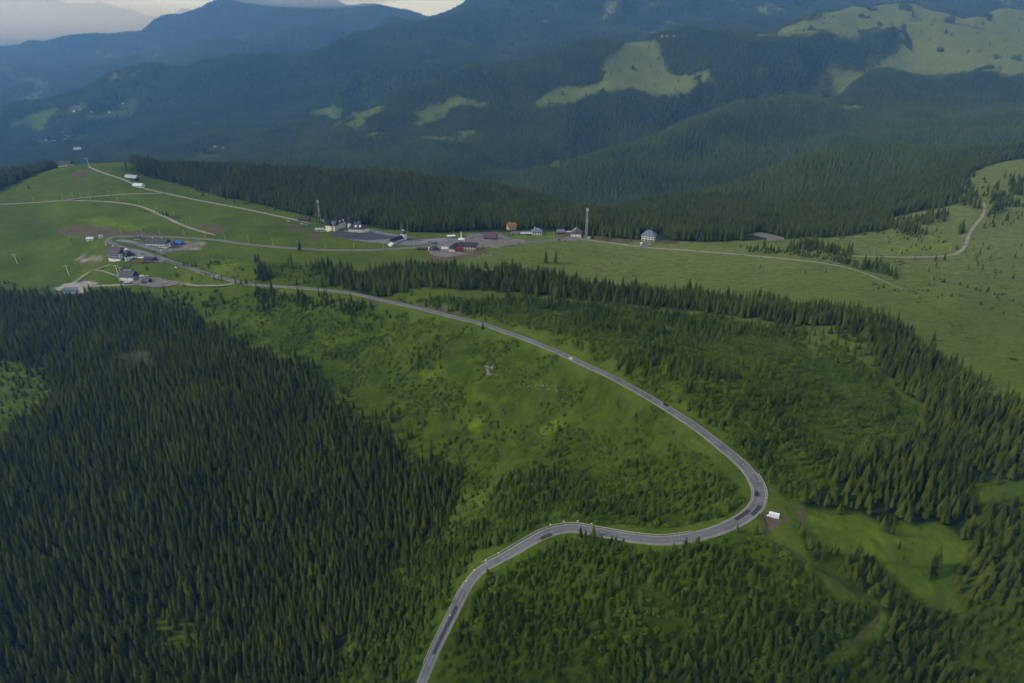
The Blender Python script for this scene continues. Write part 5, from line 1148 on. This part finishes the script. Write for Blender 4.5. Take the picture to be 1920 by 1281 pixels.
for px, py, lab, colr in ((266,520,'white caravan beside the gravel above the little hut','white'),(275,521,'pale caravan right of the white one','silver'),(190,551,'small white trailer below the gravel turning loop','white')):
    t = thing('caravan', lab, 'caravan', site(px, py), R(8)); part('body', Geo().box(-2.6, 2.6, -1.1, 1.1, 0.5, 2.6), PAINT[colr], t); part('window', Geo().box(-1.4, 1.4, -1.13, -1.097, 1.4, 2.1), GLASS, t); part('drawbar', Geo().bar((2.6, 0, 0.55), (3.8, 0, 0.5), 0.06), STEEL, t)
    for sy in (-1, 1): part('wheel', Geo().cyl(0, 0, -0.1, 0.1, 0.34, None, 10).moved(Matrix.Translation((0, sy * 1.0, 0.34)) @ Matrix.Rotation(R(90), 4, 'X')), MATS['tyre'], t)
# ------------------------------------------------------------------ far houses
vw = Geo().gable(1, 1, 0.6, 0.45, -0.8).mesh('wall', WHITE); vr = {k: Geo().roof(1, 1, 0.6, 0.45, 0.08, 0.04).mesh('roof', m) for k, m in (('red', MATS['terracotta_tiles']), ('grey', GREYR), ('pale', LIGHTR))}
rv = random.Random(3)
def far_house(px, py, ymin, s, label, group, roofk):
    g = ground(px, py, ymin); t = thing('village_house', label, 'house', (g.x, g.y, g.z), rv.uniform(0, 3), group); t.scale = (s * rv.uniform(1, 1.5), s, s * 0.95)
    link('wall', vw, t); link('roof', vr[roofk], t)
for _ in range(34):
    px, py = rv.uniform(60, 130), rv.uniform(248, 266)
    far_house(px, py, 3000, rv.uniform(5, 8.5), 'tiny pale house of the village deep in the left valley', 'houses of the valley village', rv.choice(['pale', 'pale', 'grey', 'red']))
for px, py in ((100,200),(140,210),(172,211),(150,207),(205,212),(133,143),(150,140),(60,190),(45,140),(20,160),(180,180),(230,195)):
    far_house(px, py, 4000, 9, 'lone pale farmhouse on the far valley meadows', 'farmhouses on the far valley meadows', 'pale')
for px, py, lab in ((418,281,'white roadhouse on the clearing across the valley'),(405,279,'low pale building left of the white roadhouse')): far_house(px, py, 2600, 12, lab, 'buildings across the valley', 'pale')
for px, py, lab in ((1241,70,'pinkish house on the far ridge crest, left one'),(1251,70,'pale house on the far ridge crest, middle one'),(1264,71,'pale house on the far ridge crest, right one')): far_house(px, py, 3500, 14, lab, 'houses on the far ridge', 'red')
far_house(146, 285, 2000, 22, 'pale building in the woods beyond the grassy hill', 'buildings across the valley', 'pale')
# ------------------------------------------------------------------ pale stones in the hollow
def stones(name, label, pix, n, smin, smax):
    P = W(pix); g = Geo(); x0, y0 = P.min(0); x1, y1 = P.max(0); rs = random.Random(n); k = 0
    while k < n:
        x, y = rs.uniform(x0, x1), rs.uniform(y0, y1)
        if not in_poly(np.array([x]), np.array([y]), P)[0]: continue
        s = rs.uniform(smin, smax); z = float(height(x, y)); q = [(x + s * rs.uniform(.6, 1) * math.cos(a), y + s * rs.uniform(.6, 1) * math.sin(a)) for a in (0, 1.05, 2.1, 3.14, 4.2, 5.24)]
        g.add([(a, b, z - .3) for a, b in q] + [(x + (a - x) * .6, y + (b - y) * .6, z + s * rs.uniform(.4, .7)) for a, b in q], [(i, (i + 1) % 6, 6 + (i + 1) % 6, 6 + i) for i in range(6)] + [(6, 7, 8, 9, 10, 11)]); k += 1
    o = bpy.data.objects.new(name, g.mesh(name, mat('limestone', (0.40, 0.38, 0.32), 0.95, 0.1, 0.4, 0.5))); COL.objects.link(o); o['kind'] = 'stuff'; o['label'] = label
stones('scree', 'pale stones scattered on the green hollow', [(903,696),(915,672),(926,682),(926,697),(914,702),(900,700)], 60, 0.25, 0.9)
stones('scree', 'pale stones strewn below the road', [(985,725),(1010,718),(1070,728),(1060,735),(1000,732)], 40, 0.25, 0.8)
stones('scree', 'loose stones at the edge of the gravel yard', [(885,478),(925,474),(920,482),(890,486)], 50, 0.3, 1.0)
# ------------------------------------------------------------------ weather: rain veils far off, a mist wisp, an added shade blocker overhead
def blob(name, loc, rad, n=3, rough=0.0, seed=0):
    bm = bmesh.new(); bmesh.ops.create_icosphere(bm, subdivisions=n, radius=1.0); rs = np.random.default_rng(seed)
    ph = rs.uniform(0, 6.28, (5, 3)); fr = rs.uniform(1.2, 4.2, (5, 3))
    for v in bm.verts:
        k = 1.0 + rough * sum(math.sin(v.co.x * f[0] + p[0]) * math.sin(v.co.y * f[1] + p[1]) * math.cos(v.co.z * f[2] + p[2]) for f, p in zip(fr, ph)) / 1.6
        v.co = Vector((v.co.x * rad[0] * k, v.co.y * rad[1] * k, v.co.z * rad[2] * (k if v.co.z > 0 else 0.45)))
    for f in bm.faces: f.smooth = True
    me_ = bpy.data.meshes.new(name); bm.to_mesh(me_); bm.free()
    o = bpy.data.objects.new(name, me_); COL.objects.link(o); o.location = loc; o['kind'] = 'stuff'; return o
def vol_mat(name, dens, col):
    m = bpy.data.materials.new(name); m.use_nodes = True; n = m.node_tree.nodes; n.remove(n['Principled BSDF'])
    v = n.new('ShaderNodeVolumePrincipled'); v.inputs['Density'].default_value = dens; v.inputs['Color'].default_value = (*col, 1); v.inputs['Absorption Color'].default_value = (1, 1, 1, 1)
    m.node_tree.links.new(v.outputs[0], n['Material Output'].inputs['Volume']); return m
print('zmax', Zg.max(), 'haze', HAZE_TOP)
o = blob('rain_veil', (-8300, 12900, 500), (4300, 420, 560), 3); o.data.materials.append(vol_mat('rain', 3.0e-3, (0.84, 0.92, 1.0))); o['label'] = 'pale rain veil over the farthest range'
o = blob('rain_veil', (-2650, 10350, HAZE_TOP - 470), (1350, 330, 450), 3); o.data.materials.append(vol_mat('rain_light', 1.6e-3, (0.84, 0.92, 1.0))); o['label'] = 'thin rain veil over the shoulder of the blue mountain'
# shreds of mist hanging in the plantation
g = ground(262, 700)
for i, (dx, dy, dz, r) in enumerate(((6, 0, 17, (7, 5, 9)), (-6, 3, 16, (9, 4, 6)), (14, -4, 15, (4, 4, 7)), (-19, 5, 16, (8, 3, 4)), (2, 8, 18, (13, 4, 4)))):
    o = blob('mist_wisp', (g.x + dx, g.y + dy, g.z + dz), r, 3, 0.5, i + 3); o['label'] = 'thin wisp of mist above the dark plantation'
    if i == 0: mm_ = vol_mat('mist', 0.0045, (0.95, 0.97, 1.0))
    o.data.materials.append(mm_)
# shade blocker added out of view above the pass to darken the near woods
M_SHADE_BLOCKER = mat('shade_blocker_white', (0.80, 0.82, 0.86), 1.0, 0.0)
SD = _sd
def shade_blocker_over(x, y, rx, ry, seed, z=None):
    z = z or HAZE_TOP + 500; t = (z - 100) / SD.z
    o = blob('shade_blocker', (x + SD.x * t, y + SD.y * t, z), (rx, ry, min(rx, ry) * 0.35), 4, 0.28, seed); o.data.materials.append(M_SHADE_BLOCKER); o['label'] = 'added shade blocker out of view above the near woods'; return o
shade_blocker_over(60, 60, 560, 165, 2)
